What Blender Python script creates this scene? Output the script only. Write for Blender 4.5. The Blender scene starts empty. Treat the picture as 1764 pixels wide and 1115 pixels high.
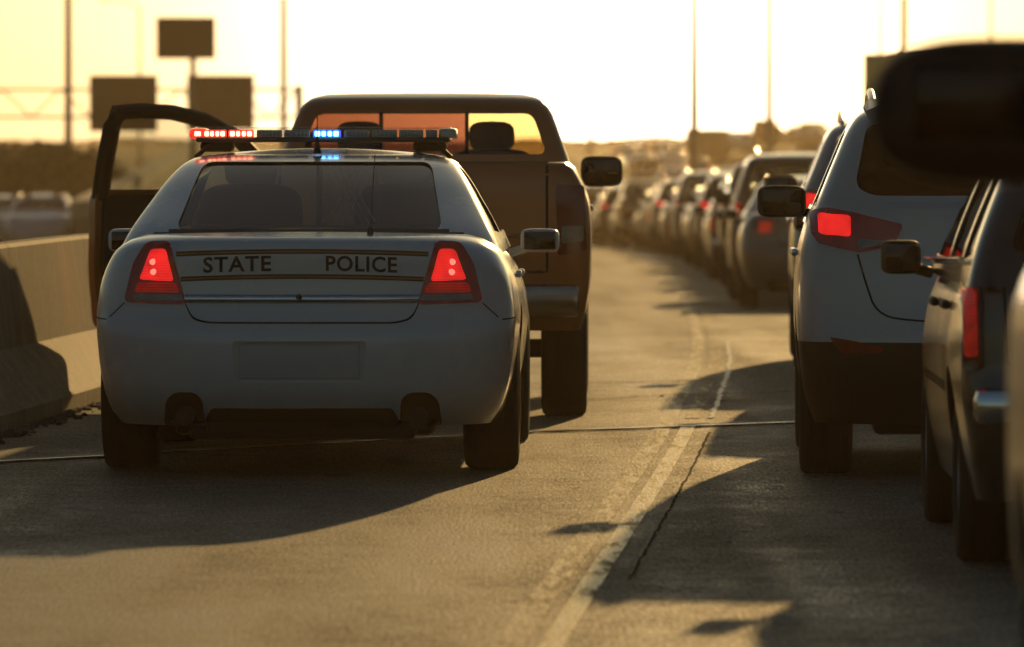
import bpy, bmesh, math, random
import numpy as np
from mathutils import Vector, Matrix, geometry
from mathutils.bvhtree import BVHTree

random.seed(7)
SC = bpy.context.scene
COL = SC.collection
R = math.radians

# ------------------------------------------------------------------ camera, sky, sun, exposure
FPX, CW, CH, CAMH, HORIZ = 13300.0, 1764.0, 1115.0, 1.5, 235.0
cam_d = bpy.data.cameras.new('camera')
cam = bpy.data.objects.new('camera', cam_d); COL.objects.link(cam)
cam_d.sensor_width = 36.0
cam_d.lens = 36.0 * FPX / CW
cam_d.clip_start = 0.5; cam_d.clip_end = 6000
cam.location = (0, 0, CAMH)
cam.rotation_euler = (math.pi / 2 - math.atan((CH / 2 - HORIZ) / FPX), 0, 0)
cam_d.dof.use_dof = True
cam_d.dof.focus_distance = 34.6
cam_d.dof.aperture_fstop = 5.2
cam_d.dof.aperture_blades = 9
SC.camera = cam

SUN_AZ, SUN_EL = R(8.3), R(10.0)
sun_v = Vector((math.sin(SUN_AZ) * math.cos(SUN_EL), math.cos(SUN_AZ) * math.cos(SUN_EL), math.sin(SUN_EL)))
sd = bpy.data.lights.new('sun', 'SUN'); so = bpy.data.objects.new('sun', sd); COL.objects.link(so)
sd.energy = 5.0; sd.angle = R(0.53); sd.color = (1.0, 0.62, 0.225)
so.rotation_euler = sun_v.to_track_quat('Z', 'Y').to_euler()
so.location = sun_v * 60

W = bpy.data.worlds.new('World'); SC.world = W; W.use_nodes = True
nt = W.node_tree; nt.nodes.clear()
sky = nt.nodes.new('ShaderNodeTexSky'); sky.sky_type = 'NISHITA'; sky.sun_disc = False
sky.sun_elevation = SUN_EL; sky.sun_rotation = SUN_AZ
sky.altitude = 150; sky.air_density = 1.0; sky.dust_density = 1.5; sky.ozone_density = 1.0
bg = nt.nodes.new('ShaderNodeBackground'); bg.inputs[1].default_value = 0.066
wo = nt.nodes.new('ShaderNodeOutputWorld')
tint = nt.nodes.new('ShaderNodeMix'); tint.data_type = 'RGBA'; tint.blend_type = 'MULTIPLY'; tint.inputs[0].default_value = 1.0
tint.inputs[7].default_value = (0.94, 1.05, 1.03, 1)      # one even white balance for the whole sky
nt.links.new(sky.outputs[0], tint.inputs[6])
# glow lobes added low in the sky, off the sun, standing in for lens flare
tcw = nt.nodes.new('ShaderNodeTexCoord'); nrm = nt.nodes.new('ShaderNodeVectorMath'); nrm.operation = 'DISTANCE'
nrm.inputs[1].default_value = Vector((math.sin(R(.5)), math.cos(R(.5)), math.sin(R(.4)))).normalized()
nt.links.new(tcw.outputs['Generated'], nrm.inputs[0])
def lobe(sig, col, amp):
    q = nt.nodes.new('ShaderNodeMath'); q.operation = 'DIVIDE'; q.inputs[1].default_value = sig; nt.links.new(nrm.outputs['Value'], q.inputs[0])
    q2 = nt.nodes.new('ShaderNodeMath'); q2.operation = 'MULTIPLY'; nt.links.new(q.outputs[0], q2.inputs[0]); nt.links.new(q.outputs[0], q2.inputs[1])
    q3 = nt.nodes.new('ShaderNodeMath'); q3.operation = 'MULTIPLY'; q3.inputs[1].default_value = -1; nt.links.new(q2.outputs[0], q3.inputs[0])
    e = nt.nodes.new('ShaderNodeMath'); e.operation = 'EXPONENT'; nt.links.new(q3.outputs[0], e.inputs[0])
    v = nt.nodes.new('ShaderNodeVectorMath'); v.operation = 'SCALE'; v.inputs[0].default_value = [c * amp for c in col]; nt.links.new(e.outputs[0], v.inputs['Scale'])
    return v
acc = tint.outputs[2]
for sig, col, amp in ((.10, (1, .97, 1.02), 17.0), (.03, (1, .92, .74), 130.0)):
    ad = nt.nodes.new('ShaderNodeVectorMath'); ad.operation = 'ADD'; nt.links.new(acc, ad.inputs[0]); nt.links.new(lobe(sig, col, amp).outputs[0], ad.inputs[1]); acc = ad.outputs[0]
nt.links.new(acc, bg.inputs[0]); nt.links.new(bg.outputs[0], wo.inputs[0])

SC.view_settings.view_transform = 'Standard'; SC.view_settings.look = 'None'
SC.view_settings.exposure = -1.15; SC.view_settings.gamma = 1.0
SC.render.engine = 'CYCLES'
cy = SC.cycles
cy.use_denoising = True
cy.max_bounces = 8; cy.diffuse_bounces = 3; cy.glossy_bounces = 4; cy.transmission_bounces = 6
cy.transparent_max_bounces = 12; cy.volume_bounces = 0
cy.sample_clamp_indirect = 8.0; cy.caustics_reflective = False; cy.caustics_refractive = False
HAZE_DENSITY = 0.00015

# ------------------------------------------------------------------ materials
MATS = {}
def nodes_of(name):
    m = bpy.data.materials.new(name); m.use_nodes = True
    n = m.node_tree.nodes; return m, n, m.node_tree.links, n['Principled BSDF']

def mat(name, col, rough=0.5, metal=0.0, spec=0.5, coat=0.0, var=0.12, scale=6.0, bump=0.0, emit=None, estr=0.0):
    """principled material with mild procedural colour and roughness variation"""
    if name in MATS: return MATS[name]
    m, n, l, b = nodes_of(name)
    tc = n.new('ShaderNodeTexCoord'); no = n.new('ShaderNodeTexNoise')
    no.inputs['Scale'].default_value = scale; no.inputs['Detail'].default_value = 6
    l.new(tc.outputs['Object'], no.inputs['Vector'])
    mx = n.new('ShaderNodeMix'); mx.data_type = 'RGBA'
    mx.inputs[6].default_value = (*[c * (1 - var) for c in col], 1)
    mx.inputs[7].default_value = (*[min(1, c * (1 + var)) for c in col], 1)
    l.new(no.outputs[0], mx.inputs[0]); l.new(mx.outputs[2], b.inputs['Base Color'])
    mr = n.new('ShaderNodeMapRange'); mr.inputs[3].default_value = rough * 0.8; mr.inputs[4].default_value = min(1, rough * 1.2)
    l.new(no.outputs[0], mr.inputs[0]); l.new(mr.outputs[0], b.inputs['Roughness'])
    b.inputs['Metallic'].default_value = metal
    b.inputs['Specular IOR Level'].default_value = spec
    b.inputs['Coat Weight'].default_value = coat; b.inputs['Coat Roughness'].default_value = 0.06
    if bump:
        bp = n.new('ShaderNodeBump'); bp.inputs['Strength'].default_value = bump; bp.inputs['Distance'].default_value = 0.01
        n2 = n.new('ShaderNodeTexNoise'); n2.inputs['Scale'].default_value = scale * 8; n2.inputs['Detail'].default_value = 4
        l.new(tc.outputs['Object'], n2.inputs['Vector']); l.new(n2.outputs[0], bp.inputs['Height']); l.new(bp.outputs[0], b.inputs['Normal'])
    if emit:
        b.inputs['Emission Color'].default_value = (*emit, 1); b.inputs['Emission Strength'].default_value = estr
    MATS[name] = m
    return m

def paint(name, col, metal=0.0, rough=0.32):
    """car paint: coloured base with road dust low down and a clear coat"""
    key = 'paint_' + name
    if key in MATS: return MATS[key]
    m, n, l, b = nodes_of(key)
    tc = n.new('ShaderNodeTexCoord'); no = n.new('ShaderNodeTexNoise')
    no.inputs['Scale'].default_value = 5; no.inputs['Detail'].default_value = 8; no.inputs['Roughness'].default_value = 0.65
    l.new(tc.outputs['Object'], no.inputs['Vector'])
    sx = n.new('ShaderNodeSeparateXYZ'); l.new(tc.outputs['Object'], sx.inputs[0])
    mr = n.new('ShaderNodeMapRange'); mr.inputs[1].default_value = 0.85; mr.inputs[2].default_value = 0.15
    mr.inputs[3].default_value = 0.0; mr.inputs[4].default_value = 0.5
    l.new(sx.outputs[2], mr.inputs[0])
    mu = n.new('ShaderNodeMath'); mu.operation = 'MULTIPLY'; l.new(mr.outputs[0], mu.inputs[0]); l.new(no.outputs[0], mu.inputs[1])
    mx = n.new('ShaderNodeMix'); mx.data_type = 'RGBA'
    mx.inputs[6].default_value = (*col, 1); mx.inputs[7].default_value = (0.13, 0.10, 0.07, 1)
    l.new(mu.outputs[0], mx.inputs[0]); l.new(mx.outputs[2], b.inputs['Base Color'])
    r2 = n.new('ShaderNodeMapRange'); r2.inputs[3].default_value = rough * 0.8; r2.inputs[4].default_value = rough * 1.3
    l.new(no.outputs[0], r2.inputs[0]); l.new(r2.outputs[0], b.inputs['Roughness'])
    b.inputs['Metallic'].default_value = metal
    b.inputs['Coat Weight'].default_value = 1.0
    r3 = n.new('ShaderNodeMapRange'); r3.inputs[3].default_value = 0.09; r3.inputs[4].default_value = 0.20
    l.new(no.outputs[0], r3.inputs[0]); l.new(r3.outputs[0], b.inputs['Coat Roughness'])
    MATS[key] = m
    return m

def glass_mat(name, tint, gloss=1.0):
    if name in MATS: return MATS[name]
    m = bpy.data.materials.new(name); m.use_nodes = True
    n, l = m.node_tree.nodes, m.node_tree.links; n.clear()
    o = n.new('ShaderNodeOutputMaterial'); tr = n.new('ShaderNodeBsdfTransparent'); tr.inputs[0].default_value = (*tint, 1)
    gl = n.new('ShaderNodeBsdfGlossy'); gl.inputs['Roughness'].default_value = 0.03; gl.inputs[0].default_value = (gloss, gloss, gloss, 1)
    lw = n.new('ShaderNodeLayerWeight'); lw.inputs[0].default_value = .5
    pw = n.new('ShaderNodeMath'); pw.operation = 'POWER'; pw.inputs[1].default_value = 5; l.new(lw.outputs['Facing'], pw.inputs[0])
    fr = n.new('ShaderNodeMath'); fr.operation = 'MULTIPLY_ADD'; fr.inputs[1].default_value = .95; fr.inputs[2].default_value = .05; l.new(pw.outputs[0], fr.inputs[0])
    mx = n.new('ShaderNodeMixShader')
    l.new(fr.outputs[0], mx.inputs[0]); l.new(tr.outputs[0], mx.inputs[1]); l.new(gl.outputs[0], mx.inputs[2]); l.new(mx.outputs[0], o.inputs[0])
    MATS[name] = m
    return m

def emis(name, col, s, col2=None):
    """lit lens: glossy plastic that gives off light, ribbed by a wave texture"""
    if name in MATS: return MATS[name]
    m, n, l, b = nodes_of(name)
    tc = n.new('ShaderNodeTexCoord'); wv = n.new('ShaderNodeTexWave'); wv.bands_direction = 'Z'
    wv.inputs['Scale'].default_value = 26; wv.inputs['Distortion'].default_value = 0.3
    l.new(tc.outputs['Object'], wv.inputs['Vector'])
    no = n.new('ShaderNodeTexNoise'); no.inputs['Scale'].default_value = 22; l.new(tc.outputs['Object'], no.inputs['Vector'])
    mr = n.new('ShaderNodeMapRange'); mr.inputs[1].default_value = .25; mr.inputs[2].default_value = .95; mr.inputs[3].default_value = s * 0.12; mr.inputs[4].default_value = s * 1.3
    ad = n.new('ShaderNodeMath'); ad.operation = 'MULTIPLY_ADD'; ad.inputs[1].default_value = 0.45
    l.new(wv.outputs['Fac'], ad.inputs[0])
    m2 = n.new('ShaderNodeMath'); m2.operation = 'MULTIPLY'; m2.inputs[1].default_value = 0.9
    l.new(no.outputs[0], m2.inputs[0]); l.new(m2.outputs[0], ad.inputs[2])
    l.new(ad.outputs[0], mr.inputs[0]); l.new(mr.outputs[0], b.inputs['Emission Strength'])
    b.inputs['Emission Color'].default_value = (*col, 1); b.inputs['Base Color'].default_value = (*(col2 or col), 1)
    b.inputs['Roughness'].default_value = 0.2
    MATS[name] = m
    return m

M_TRIM = mat('black_trim', (0.012, 0.011, 0.010), 0.55, var=0.2)
M_GAP = mat('panel_gap', (0.006, 0.006, 0.006), 0.9)
M_RUBBER = mat('tyre_rubber', (0.016, 0.015, 0.014), 0.8, bump=0.3, scale=12)
M_RIM = mat('alloy_rim', (0.35, 0.35, 0.36), 0.35, metal=0.9)
M_CHROME = mat('chrome', (0.75, 0.75, 0.75), 0.08, metal=1.0, var=0.03)
M_RAIL = mat('bright_rail', (.78, .76, .72), .22, metal=1.0, var=.05)
M_SEAT = mat('seat_cloth', (0.03, 0.028, 0.026), 0.9)
M_REDLENS = mat('red_lens', (0.30, 0.012, 0.009), 0.12, coat=1.0, var=0.25, scale=30)
M_DKRED = mat('dark_red_lens', (0.13, 0.009, 0.007), 0.1, coat=1.0, var=0.15, scale=8)
M_CLRLENS = mat('clear_lens', (0.30, 0.26, 0.22), 0.15, coat=1.0, var=0.3, scale=40)
M_AMBER = mat('amber_lens', (0.35, 0.10, 0.02), 0.15, coat=1.0)
M_LIT = emis('lit_brake_lens', (1.0, 0.02, 0.018), 2.0, (0.2, 0.01, 0.01))
M_DIM = emis('dim_red_lens', (1.0, 0.02, 0.012), 0.35, (0.2, 0.01, 0.01))
M_LIT2 = emis('lit_ribbed_lens', (1.0, 0.02, 0.018), 2.0, (0.2, 0.01, 0.01)); M_LIT2.node_tree.nodes['Wave Texture'].inputs['Scale'].default_value = 45
M_BULB = mat('glowing_bulb', (1, .5, .4), .3, emit=(1, .28, .20), estr=2.2, var=.02)
M_GLOW = mat('glowing_red_lens', (.14, .01, .008), .1, coat=1.0, var=.2, scale=25, emit=(1, .03, .02), estr=.035)
M_LITF = emis('lit_far_lens', (1.0, 0.03, 0.02), 0.5, (0.2, 0.01, 0.01))
M_PLATE = mat('plate_paint', (0.55, 0.58, 0.58), 0.45, var=0.06)
M_GLASS = glass_mat('tinted_glass', (0.30, 0.33, 0.31))
M_PRIV = glass_mat('privacy_glass', (0.012, 0.012, 0.011), .3)
M_SHEENTINT = glass_mat('sheen_tinted_glass', (.17, .058, .030))  # dark tint, with the orange sheen of light put into its colour
M_LIGHTPATCH = glass_mat('light_patch_glass', (.62, .42, .16))  # bright yellow patch of light put into this pane's tint
M_CLEAR = glass_mat('clear_glass', (0.78, 0.8, 0.78))
M_MIRROR = mat('mirror_glass', (0.07, 0.06, 0.055), 0.03, metal=1.0, var=0.02)

# ------------------------------------------------------------------ helpers
def tag(o, label=None, cat=None, group=None, kind=None):
    if label: o['label'] = label
    if cat: o['category'] = cat
    if group: o['group'] = group
    if kind: o['kind'] = kind
    return o

def empty(name, loc=(0, 0, 0), rz=0.0):
    o = bpy.data.objects.new(name, None); COL.objects.link(o)
    o.empty_display_size = 0.2; o.location = loc; o.rotation_euler = (0, 0, rz)
    return o

def mesh_obj(name, verts, faces, m=None, parent=None, smooth=True, angle=35, merge=0.0, recalc=False):
    me = bpy.data.meshes.new(name); me.from_pydata([tuple(v) for v in verts], [], faces); me.update()
    if merge or recalc:
        bm = bmesh.new(); bm.from_mesh(me)
        if merge:
            bmesh.ops.remove_doubles(bm, verts=bm.verts, dist=merge)
            bmesh.ops.dissolve_degenerate(bm, edges=bm.edges, dist=1e-6)
        bmesh.ops.recalc_face_normals(bm, faces=bm.faces)
        bm.to_mesh(me); bm.free()
    if smooth: smooth_mesh(me, angle)
    o = bpy.data.objects.new(name, me); COL.objects.link(o)
    if m: me.materials.append(m)
    if parent: o.parent = parent
    return o

def smooth_mesh(me, angle=35):
    me.polygons.foreach_set('use_smooth', [True] * len(me.polygons))
    if angle < 179: me.set_sharp_from_angle(angle=R(angle))
    me.update()

def bm_obj(name, bm, m=None, parent=None, smooth=True, angle=35):
    me = bpy.data.meshes.new(name); bm.to_mesh(me); bm.free()
    if smooth: smooth_mesh(me, angle)
    o = bpy.data.objects.new(name, me); COL.objects.link(o)
    if m: me.materials.append(m)
    if parent: o.parent = parent
    return o

def bm_rbox(bm, c, s, bev=0.01, seg=2, rot=None):
    t = bmesh.new(); bmesh.ops.create_cube(t, size=1.0)
    bmesh.ops.scale(t, vec=s, verts=t.verts)
    if bev: bmesh.ops.bevel(t, geom=list(t.edges), offset=min(bev, min(s) * 0.48), segments=seg, affect='EDGES', profile=0.5)
    if rot is not None: bmesh.ops.rotate(t, cent=(0, 0, 0), matrix=rot, verts=t.verts)
    bmesh.ops.translate(t, vec=c, verts=t.verts)
    me = bpy.data.meshes.new('tmp'); t.to_mesh(me); t.free(); bm.from_mesh(me); bpy.data.meshes.remove(me)

def rbox(name, c, s, m, parent=None, bev=0.01, seg=2, rot=None):
    bm = bmesh.new(); bm_rbox(bm, c, s, bev, seg, rot); return bm_obj(name, bm, m, parent, True, 30)

def superell(name, c, s, m, parent, e1=0.5, e2=0.5, nu=24, nv=14, rot=None):
    vs, fs = [], []
    sp = lambda v, e: math.copysign(abs(v) ** e, v)
    for j in range(nv + 1):
        p = -math.pi / 2 + math.pi * j / nv
        for i in range(nu):
            t = 2 * math.pi * i / nu
            v = Vector((s[0] * sp(math.cos(p), e1) * sp(math.cos(t), e2), s[1] * sp(math.cos(p), e1) * sp(math.sin(t), e2), s[2] * sp(math.sin(p), e1)))
            if rot is not None: v = rot @ v
            vs.append(v + Vector(c))
    for j in range(nv):
        for i in range(nu):
            a, b = j * nu + i, j * nu + (i + 1) % nu
            fs.append((a, b, b + nu, a + nu))
    return mesh_obj(name, vs, fs, m, parent, True, 60, merge=1e-5)

def bm_tube(bm, pts, r, seg=8, r2=None):
    pts = [Vector(p) for p in pts]; rings = []
    n = len(pts)
    for k, p in enumerate(pts):
        d = (pts[min(k + 1, n - 1)] - pts[max(k - 1, 0)]).normalized()
        u = d.cross(Vector((0.3, 0.2, 1))) if abs(d.z) < 0.9 else d.cross(Vector((1, 0.1, 0)))
        u.normalize(); w = d.cross(u)
        rr = r + ((r2 if r2 is not None else r) - r) * k / max(1, n - 1)
        rings.append([bm.verts.new(p + u * math.cos(2 * math.pi * i / seg) * rr + w * math.sin(2 * math.pi * i / seg) * rr) for i in range(seg)])
    for a, b in zip(rings, rings[1:]):
        for i in range(seg): bm.faces.new((a[i], a[(i + 1) % seg], b[(i + 1) % seg], b[i]))
    bm.faces.new(rings[0][::-1]); bm.faces.new(rings[-1])

def tube(name, pts, r, m, parent=None, seg=8, r2=None):
    bm = bmesh.new(); bm_tube(bm, pts, r, seg, r2); return bm_obj(name, bm, m, parent, True, 50)

def pchip(prof):
    xs = np.array([p[0] for p in prof], float); ys = np.array([p[1] for p in prof], float)
    h = np.diff(xs); d = np.diff(ys) / h; m = np.zeros(len(xs))
    m[0], m[-1] = d[0], d[-1]
    for i in range(1, len(xs) - 1):
        if d[i - 1] * d[i] > 0:
            w1, w2 = 2 * h[i] + h[i - 1], h[i] + 2 * h[i - 1]
            m[i] = (w1 + w2) / (w1 / d[i - 1] + w2 / d[i])
    def f(x):
        x = min(max(x, xs[0]), xs[-1]); i = min(int(np.searchsorted(xs, x, 'right')) - 1, len(xs) - 2)
        t = (x - xs[i]) / h[i]
        return float((2*t**3-3*t**2+1)*ys[i] + (t**3-2*t**2+t)*h[i]*m[i] + (-2*t**3+3*t**2)*ys[i+1] + (t**3-t**2)*h[i]*m[i+1])
    return f

def loft(levels, rear, front, hw, zmap, Lr, Lf, p, crown, nr=16, ns=26, nf=10, plan=None, bottom=True, K=10):
    """closed shell: a stack of plan outlines (rear curve, side, front curve), mirrored, with a crowned top"""
    rows = []
    for zn in levels:
        yr, yf, w = rear(zn), front(zn), hw(zn)
        pts = []
        pl = (lambda y, z: 1.0) if plan is None else plan
        for i in range(nr):
            a = math.pi / 2 * i / nr
            pts.append((w * pl(yr + Lr, zn) * math.sin(a) ** (2 / p), yr + Lr * (1 - math.cos(a) ** (2 / p))))
        y0, y1 = yr + Lr, yf - Lf
        for i in range(ns + 1):
            y = y0 + (y1 - y0) * i / ns
            pts.append((w * pl(y, zn), y))
        for i in range(1, nf + 1):
            a = math.pi / 2 * (1 - i / nf)
            pts.append((w * pl(y1, zn) * max(0.0, math.sin(a)) ** (2 / p), yf - Lf * (1 - math.cos(a) ** (2 / p)) if False else y1 + Lf * math.cos(a) ** (2 / p)))
        rows.append([(x, y, zmap(y, zn)) for x, y in pts])
    n = len(rows[0]); vs, fs = [], []
    ring = lambda r: r + [(-x, y, z) for x, y, z in r[-2:0:-1]]
    for r in rows: vs += ring(r)
    m = 2 * n - 2
    for j in range(len(rows) - 1):
        for i in range(m):
            a, b = j * m + i, j * m + (i + 1) % m
            fs.append((a, b, b + m, a + m))
    def cap(r, cr, flip):
        base = len(vs)
        for x, y, z in r:
            for k in range(K + 1):
                t = -1 + 2 * k / K
                vs.append((x * t, y, z + cr * (1 - t * t) * sst((y - r[0][1]) / .45) * sst((r[-1][1] - y) / .45)))
        for i in range(len(r) - 1):
            for k in range(K):
                a = base + i * (K + 1) + k
                q = (a, a + 1, a + K + 2, a + K + 1)
                fs.append(q if not flip else q[::-1])
    cap(rows[-1], crown, False)
    if bottom: cap(rows[0], 0.0, True)
    return vs, fs

def sst(t): t = min(max(t, 0), 1); return t * t * (3 - 2 * t)

def bvh_of(o):
    me = o.data
    return BVHTree.FromPolygons([v.co.copy() for v in me.vertices], [tuple(p.vertices) for p in me.polygons])

AX = {'rear': (lambda u, v: (Vector((u, -6, v)), Vector((0, 1, 0)))), 'front': (lambda u, v: (Vector((u, 14, v)), Vector((0, -1, 0)))),
      'left': (lambda u, v: (Vector((-6, u, v)), Vector((1, 0, 0)))), 'right': (lambda u, v: (Vector((6, u, v)), Vector((-1, 0, 0)))),
      'top': (lambda u, v: (Vector((u, v, 6)), Vector((0, 0, -1))))}

def hit(bvh, axis, u, v):
    o, d = AX[axis](u, v)
    loc, nor, _, _ = bvh.ray_cast(o, d)
    if loc is None:
        loc, nor, _, _ = bvh.find_nearest(o + d * 6)
        loc = loc.copy()
        if axis in ('rear', 'front'): loc.z = v
    if nor.dot(d) > 0: nor = -nor
    return loc, nor

def resample(poly, res):
    out = []
    for a, b in zip(poly, poly[1:] + poly[:1]):
        a, b = Vector(a), Vector(b); n = max(1, int((b - a).length / res))
        out += [a.lerp(b, k / n) for k in range(n)]
    return out

def chaikin(poly, it):
    poly = [Vector(p) for p in poly]
    for _ in range(it):
        q = []
        for a, b in zip(poly, poly[1:] + poly[:1]): q += [a.lerp(b, 0.25), a.lerp(b, 0.75)]
        poly = q
    return poly

def rc(poly, r, n=5):
    """polygon with its corners rounded"""
    if not r: return [Vector(p) for p in poly]
    P = [Vector(p) for p in poly]; out = []
    for i, p in enumerate(P):
        a, b = P[i - 1], P[(i + 1) % len(P)]
        ra = min(r, (a - p).length * .45); rb = min(r, (b - p).length * .45)
        s, e = p + (a - p).normalized() * ra, p + (b - p).normalized() * rb
        for k in range(n + 1):
            t = k / n; out.append(s * (1 - t) ** 2 + p * 2 * t * (1 - t) + e * t * t)
    return out

def inside(poly, x, y):
    c = False; n = len(poly); j = n - 1
    for i in range(n):
        a, b = poly[i], poly[j]
        if (a[1] > y) != (b[1] > y) and x < (b[0] - a[0]) * (y - a[1]) / (b[1] - a[1]) + a[0]: c = not c
        j = i
    return c

def flat_tri(poly, res, jitter=0.0):
    b = resample([tuple(p) for p in poly], res); n = len(b)
    xs = [p[0] for p in b]; ys = [p[1] for p in b]; pts = [Vector((p[0], p[1])) for p in b]
    x = min(xs) + res / 2
    while x < max(xs):
        y = min(ys) + res / 2
        while y < max(ys):
            if inside(b, x, y) and min((p - Vector((x, y))).length for p in pts[:n]) > res * 0.45: pts.append(Vector((x, y)))
            y += res
        x += res
    r = geometry.delaunay_2d_cdt(pts, [], [list(range(n))], 1, 1e-6)
    return r[0], [tuple(f) for f in r[2]]

def patch(name, poly, bvh, axis, off, thick, m, parent, res=0.04, rnd=0.03):
    """a panel that follows the body surface: outline given in the plane of the view axis"""
    poly = rc(poly, rnd)
    v2, f2 = flat_tri(poly, res)
    top, nors = [], []
    for p in v2:
        l, n = hit(bvh, axis, p[0], p[1]); top.append(l + n * off); nors.append(n)
    vs = top + [t - n * thick for t, n in zip(top, nors)]; k = len(top)
    d = AX[axis](0, 0)[1]; fs = []
    ed = {}
    for f in f2:
        a, b, c = (top[i] for i in f[:3])
        if (b - a).cross(c - a).dot(d) > 0: f = f[::-1]
        fs.append(f)
        for i in range(len(f)):
            e = (f[i], f[(i + 1) % len(f)])
            ed[e] = 1
    for (a, b) in ed:
        if (b, a) not in ed: fs.append((b, a, a + k, b + k))
    return mesh_obj(name, vs, fs, m, parent, True, 40)

def seam(name, line, bvh, axis, width, off, m, parent, res=0.03):
    pts = []
    for a, b in zip(line, line[1:]):
        a, b = Vector(a), Vector(b); n = max(1, int((b - a).length / res))
        pts += [a.lerp(b, k / n) for k in range(n)]
    pts.append(Vector(line[-1]))
    vs, fs = [], []
    for k, p in enumerate(pts):
        d = (pts[min(k + 1, len(pts) - 1)] - pts[max(0, k - 1)]).normalized(); q = Vector((-d.y, d.x)) * width / 2
        for s in (-1, 1):
            l, n = hit(bvh, axis, p.x + q.x * s, p.y + q.y * s); vs.append(l + n * off)
    for k in range(len(pts) - 1): fs.append((2 * k, 2 * k + 1, 2 * k + 3, 2 * k + 2))
    return mesh_obj(name, vs, fs, m, parent)

def smooth_line(pts, it=3):
    pts = [Vector(p) for p in pts]
    for _ in range(it):
        q = [pts[0]]
        for a, b in zip(pts, pts[1:]): q += [a.lerp(b, 0.25), a.lerp(b, 0.75)]
        pts = q + [pts[-1]]
    return [tuple(p) for p in pts]

def prism(poly, axis, a, b):
    """closed extrusion used as a cutter"""
    bm = bmesh.new(); n = len(poly)
    mk = {'y': lambda p, t: (p[0], t, p[1]), 'x': lambda p, t: (t, p[0], p[1]), 'z': lambda p, t: (p[0], p[1], t)}[axis]
    A = [bm.verts.new(mk(p, a)) for p in poly]; B = [bm.verts.new(mk(p, b)) for p in poly]
    for i in range(n): bm.faces.new((A[i], A[(i + 1) % n], B[(i + 1) % n], B[i]))
    bm.faces.new(A[::-1]); bm.faces.new(B)
    bmesh.ops.recalc_face_normals(bm, faces=bm.faces)
    return bm

def cut(o, cutters, solid=0.0):
    tmp = []
    if solid:
        s = o.modifiers.new('s', 'SOLIDIFY'); s.thickness = solid; s.offset = -1; s.use_even_offset = False
    for bm in cutters:
        cmat = M_TRIM
        if isinstance(bm, tuple): bm, cmat = bm
        c = bm_obj('cutter', bm, cmat, o.parent, False); tmp.append(c)
        b = o.modifiers.new('b', 'BOOLEAN'); b.operation = 'DIFFERENCE'; b.solver = 'EXACT'; b.object = c
        b.material_mode = 'TRANSFER'
    dg = bpy.context.evaluated_depsgraph_get(); dg.update()
    me = bpy.data.meshes.new_from_object(o.evaluated_get(dg))
    o.modifiers.clear(); old = o.data; nm = old.name; o.data = me; bpy.data.meshes.remove(old); me.name = nm
    for c in tmp:
        cm = c.data; bpy.data.objects.remove(c); bpy.data.meshes.remove(cm)
    smooth_mesh(me, 32)

def cyl_x(y, z, r, x0, x1, seg=36):
    bm = bmesh.new(); A, B = [], []
    for i in range(seg):
        t = 2 * math.pi * i / seg
        A.append(bm.verts.new((x0, y + r * math.cos(t), z + r * math.sin(t)))); B.append(bm.verts.new((x1, y + r * math.cos(t), z + r * math.sin(t))))
    for i in range(seg): bm.faces.new((A[i], A[(i + 1) % seg], B[(i + 1) % seg], B[i]))
    bm.faces.new(A[::-1]); bm.faces.new(B); bmesh.ops.recalc_face_normals(bm, faces=bm.faces)
    return bm

TYRES = {}
def wheel(parent, x, y, r, w, side):
    key = (round(r, 3), round(w, 3))
    if key not in TYRES:
        h = w / 2
        pr = [(-h + .015, r * .62), (-h + .002, r * .72), (-h, r * .82), (-h + .006, r * .93), (-h + .022, r * .975), (-h + .045, r)]
        for g in (-.25, 0, .25):
            gx = g * w; pr += [(gx - .006, r), (gx - .005, r - .008), (gx + .005, r - .008), (gx + .006, r)]
        pr += [(-a, b) for a, b in pr[5::-1]]
        vs, fs = [], []; S = 40
        for i in range(S):
            t = 2 * math.pi * i / S
            vs += [(a, b * math.cos(t), b * math.sin(t)) for a, b in pr]
        n = len(pr)
        for i in range(S):
            for k in range(n - 1):
                a, b = i * n + k, ((i + 1) % S) * n + k
                fs.append((a, b, b + 1, a + 1))
        ty = bpy.data.meshes.new('wheel'); ty.from_pydata(vs, [], fs); smooth_mesh(ty, 40); ty.materials.append(M_RUBBER)
        bm = bmesh.new()
        rr = r * .64
        rings = []
        for a, b in ((-h + .03, rr), (h - .02, rr), (h - .015, rr * .94), (h - .05, rr * .9), (-h + .03, rr * .88)):
            rings.append([bm.verts.new((a, b * math.cos(2 * math.pi * i / 32), b * math.sin(2 * math.pi * i / 32))) for i in range(32)])
        for A, B in zip(rings, rings[1:]):
            for i in range(32): bm.faces.new((A[i], A[(i + 1) % 32], B[(i + 1) % 32], B[i]))
        for k in range(6):
            bm_rbox(bm, (h - .05, 0, 0), (.03, rr * 1.84, .055), .008, 1, Matrix.Rotation(math.pi * k / 6, 3, 'X')) if k % 2 == 0 else None
        bm_rbox(bm, (h - .055, 0, 0), (.05, .14, .14), .03, 2)
        rm = bpy.data.meshes.new('rim'); bm.to_mesh(rm); bm.free(); smooth_mesh(rm, 35); rm.materials.append(M_RIM)
        TYRES[key] = (ty, rm)
    ty, rm = TYRES[key]
    o = bpy.data.objects.new('wheel', ty); COL.objects.link(o); o.parent = parent; o.location = (x, y, r - .010)
    if side < 0: o.rotation_euler = (0, 0, math.pi)
    q = bpy.data.objects.new('rim', rm); COL.objects.link(q); q.parent = o
    return o

def mirror_x(poly): return [(-a, b) for a, b in poly][::-1]

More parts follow.
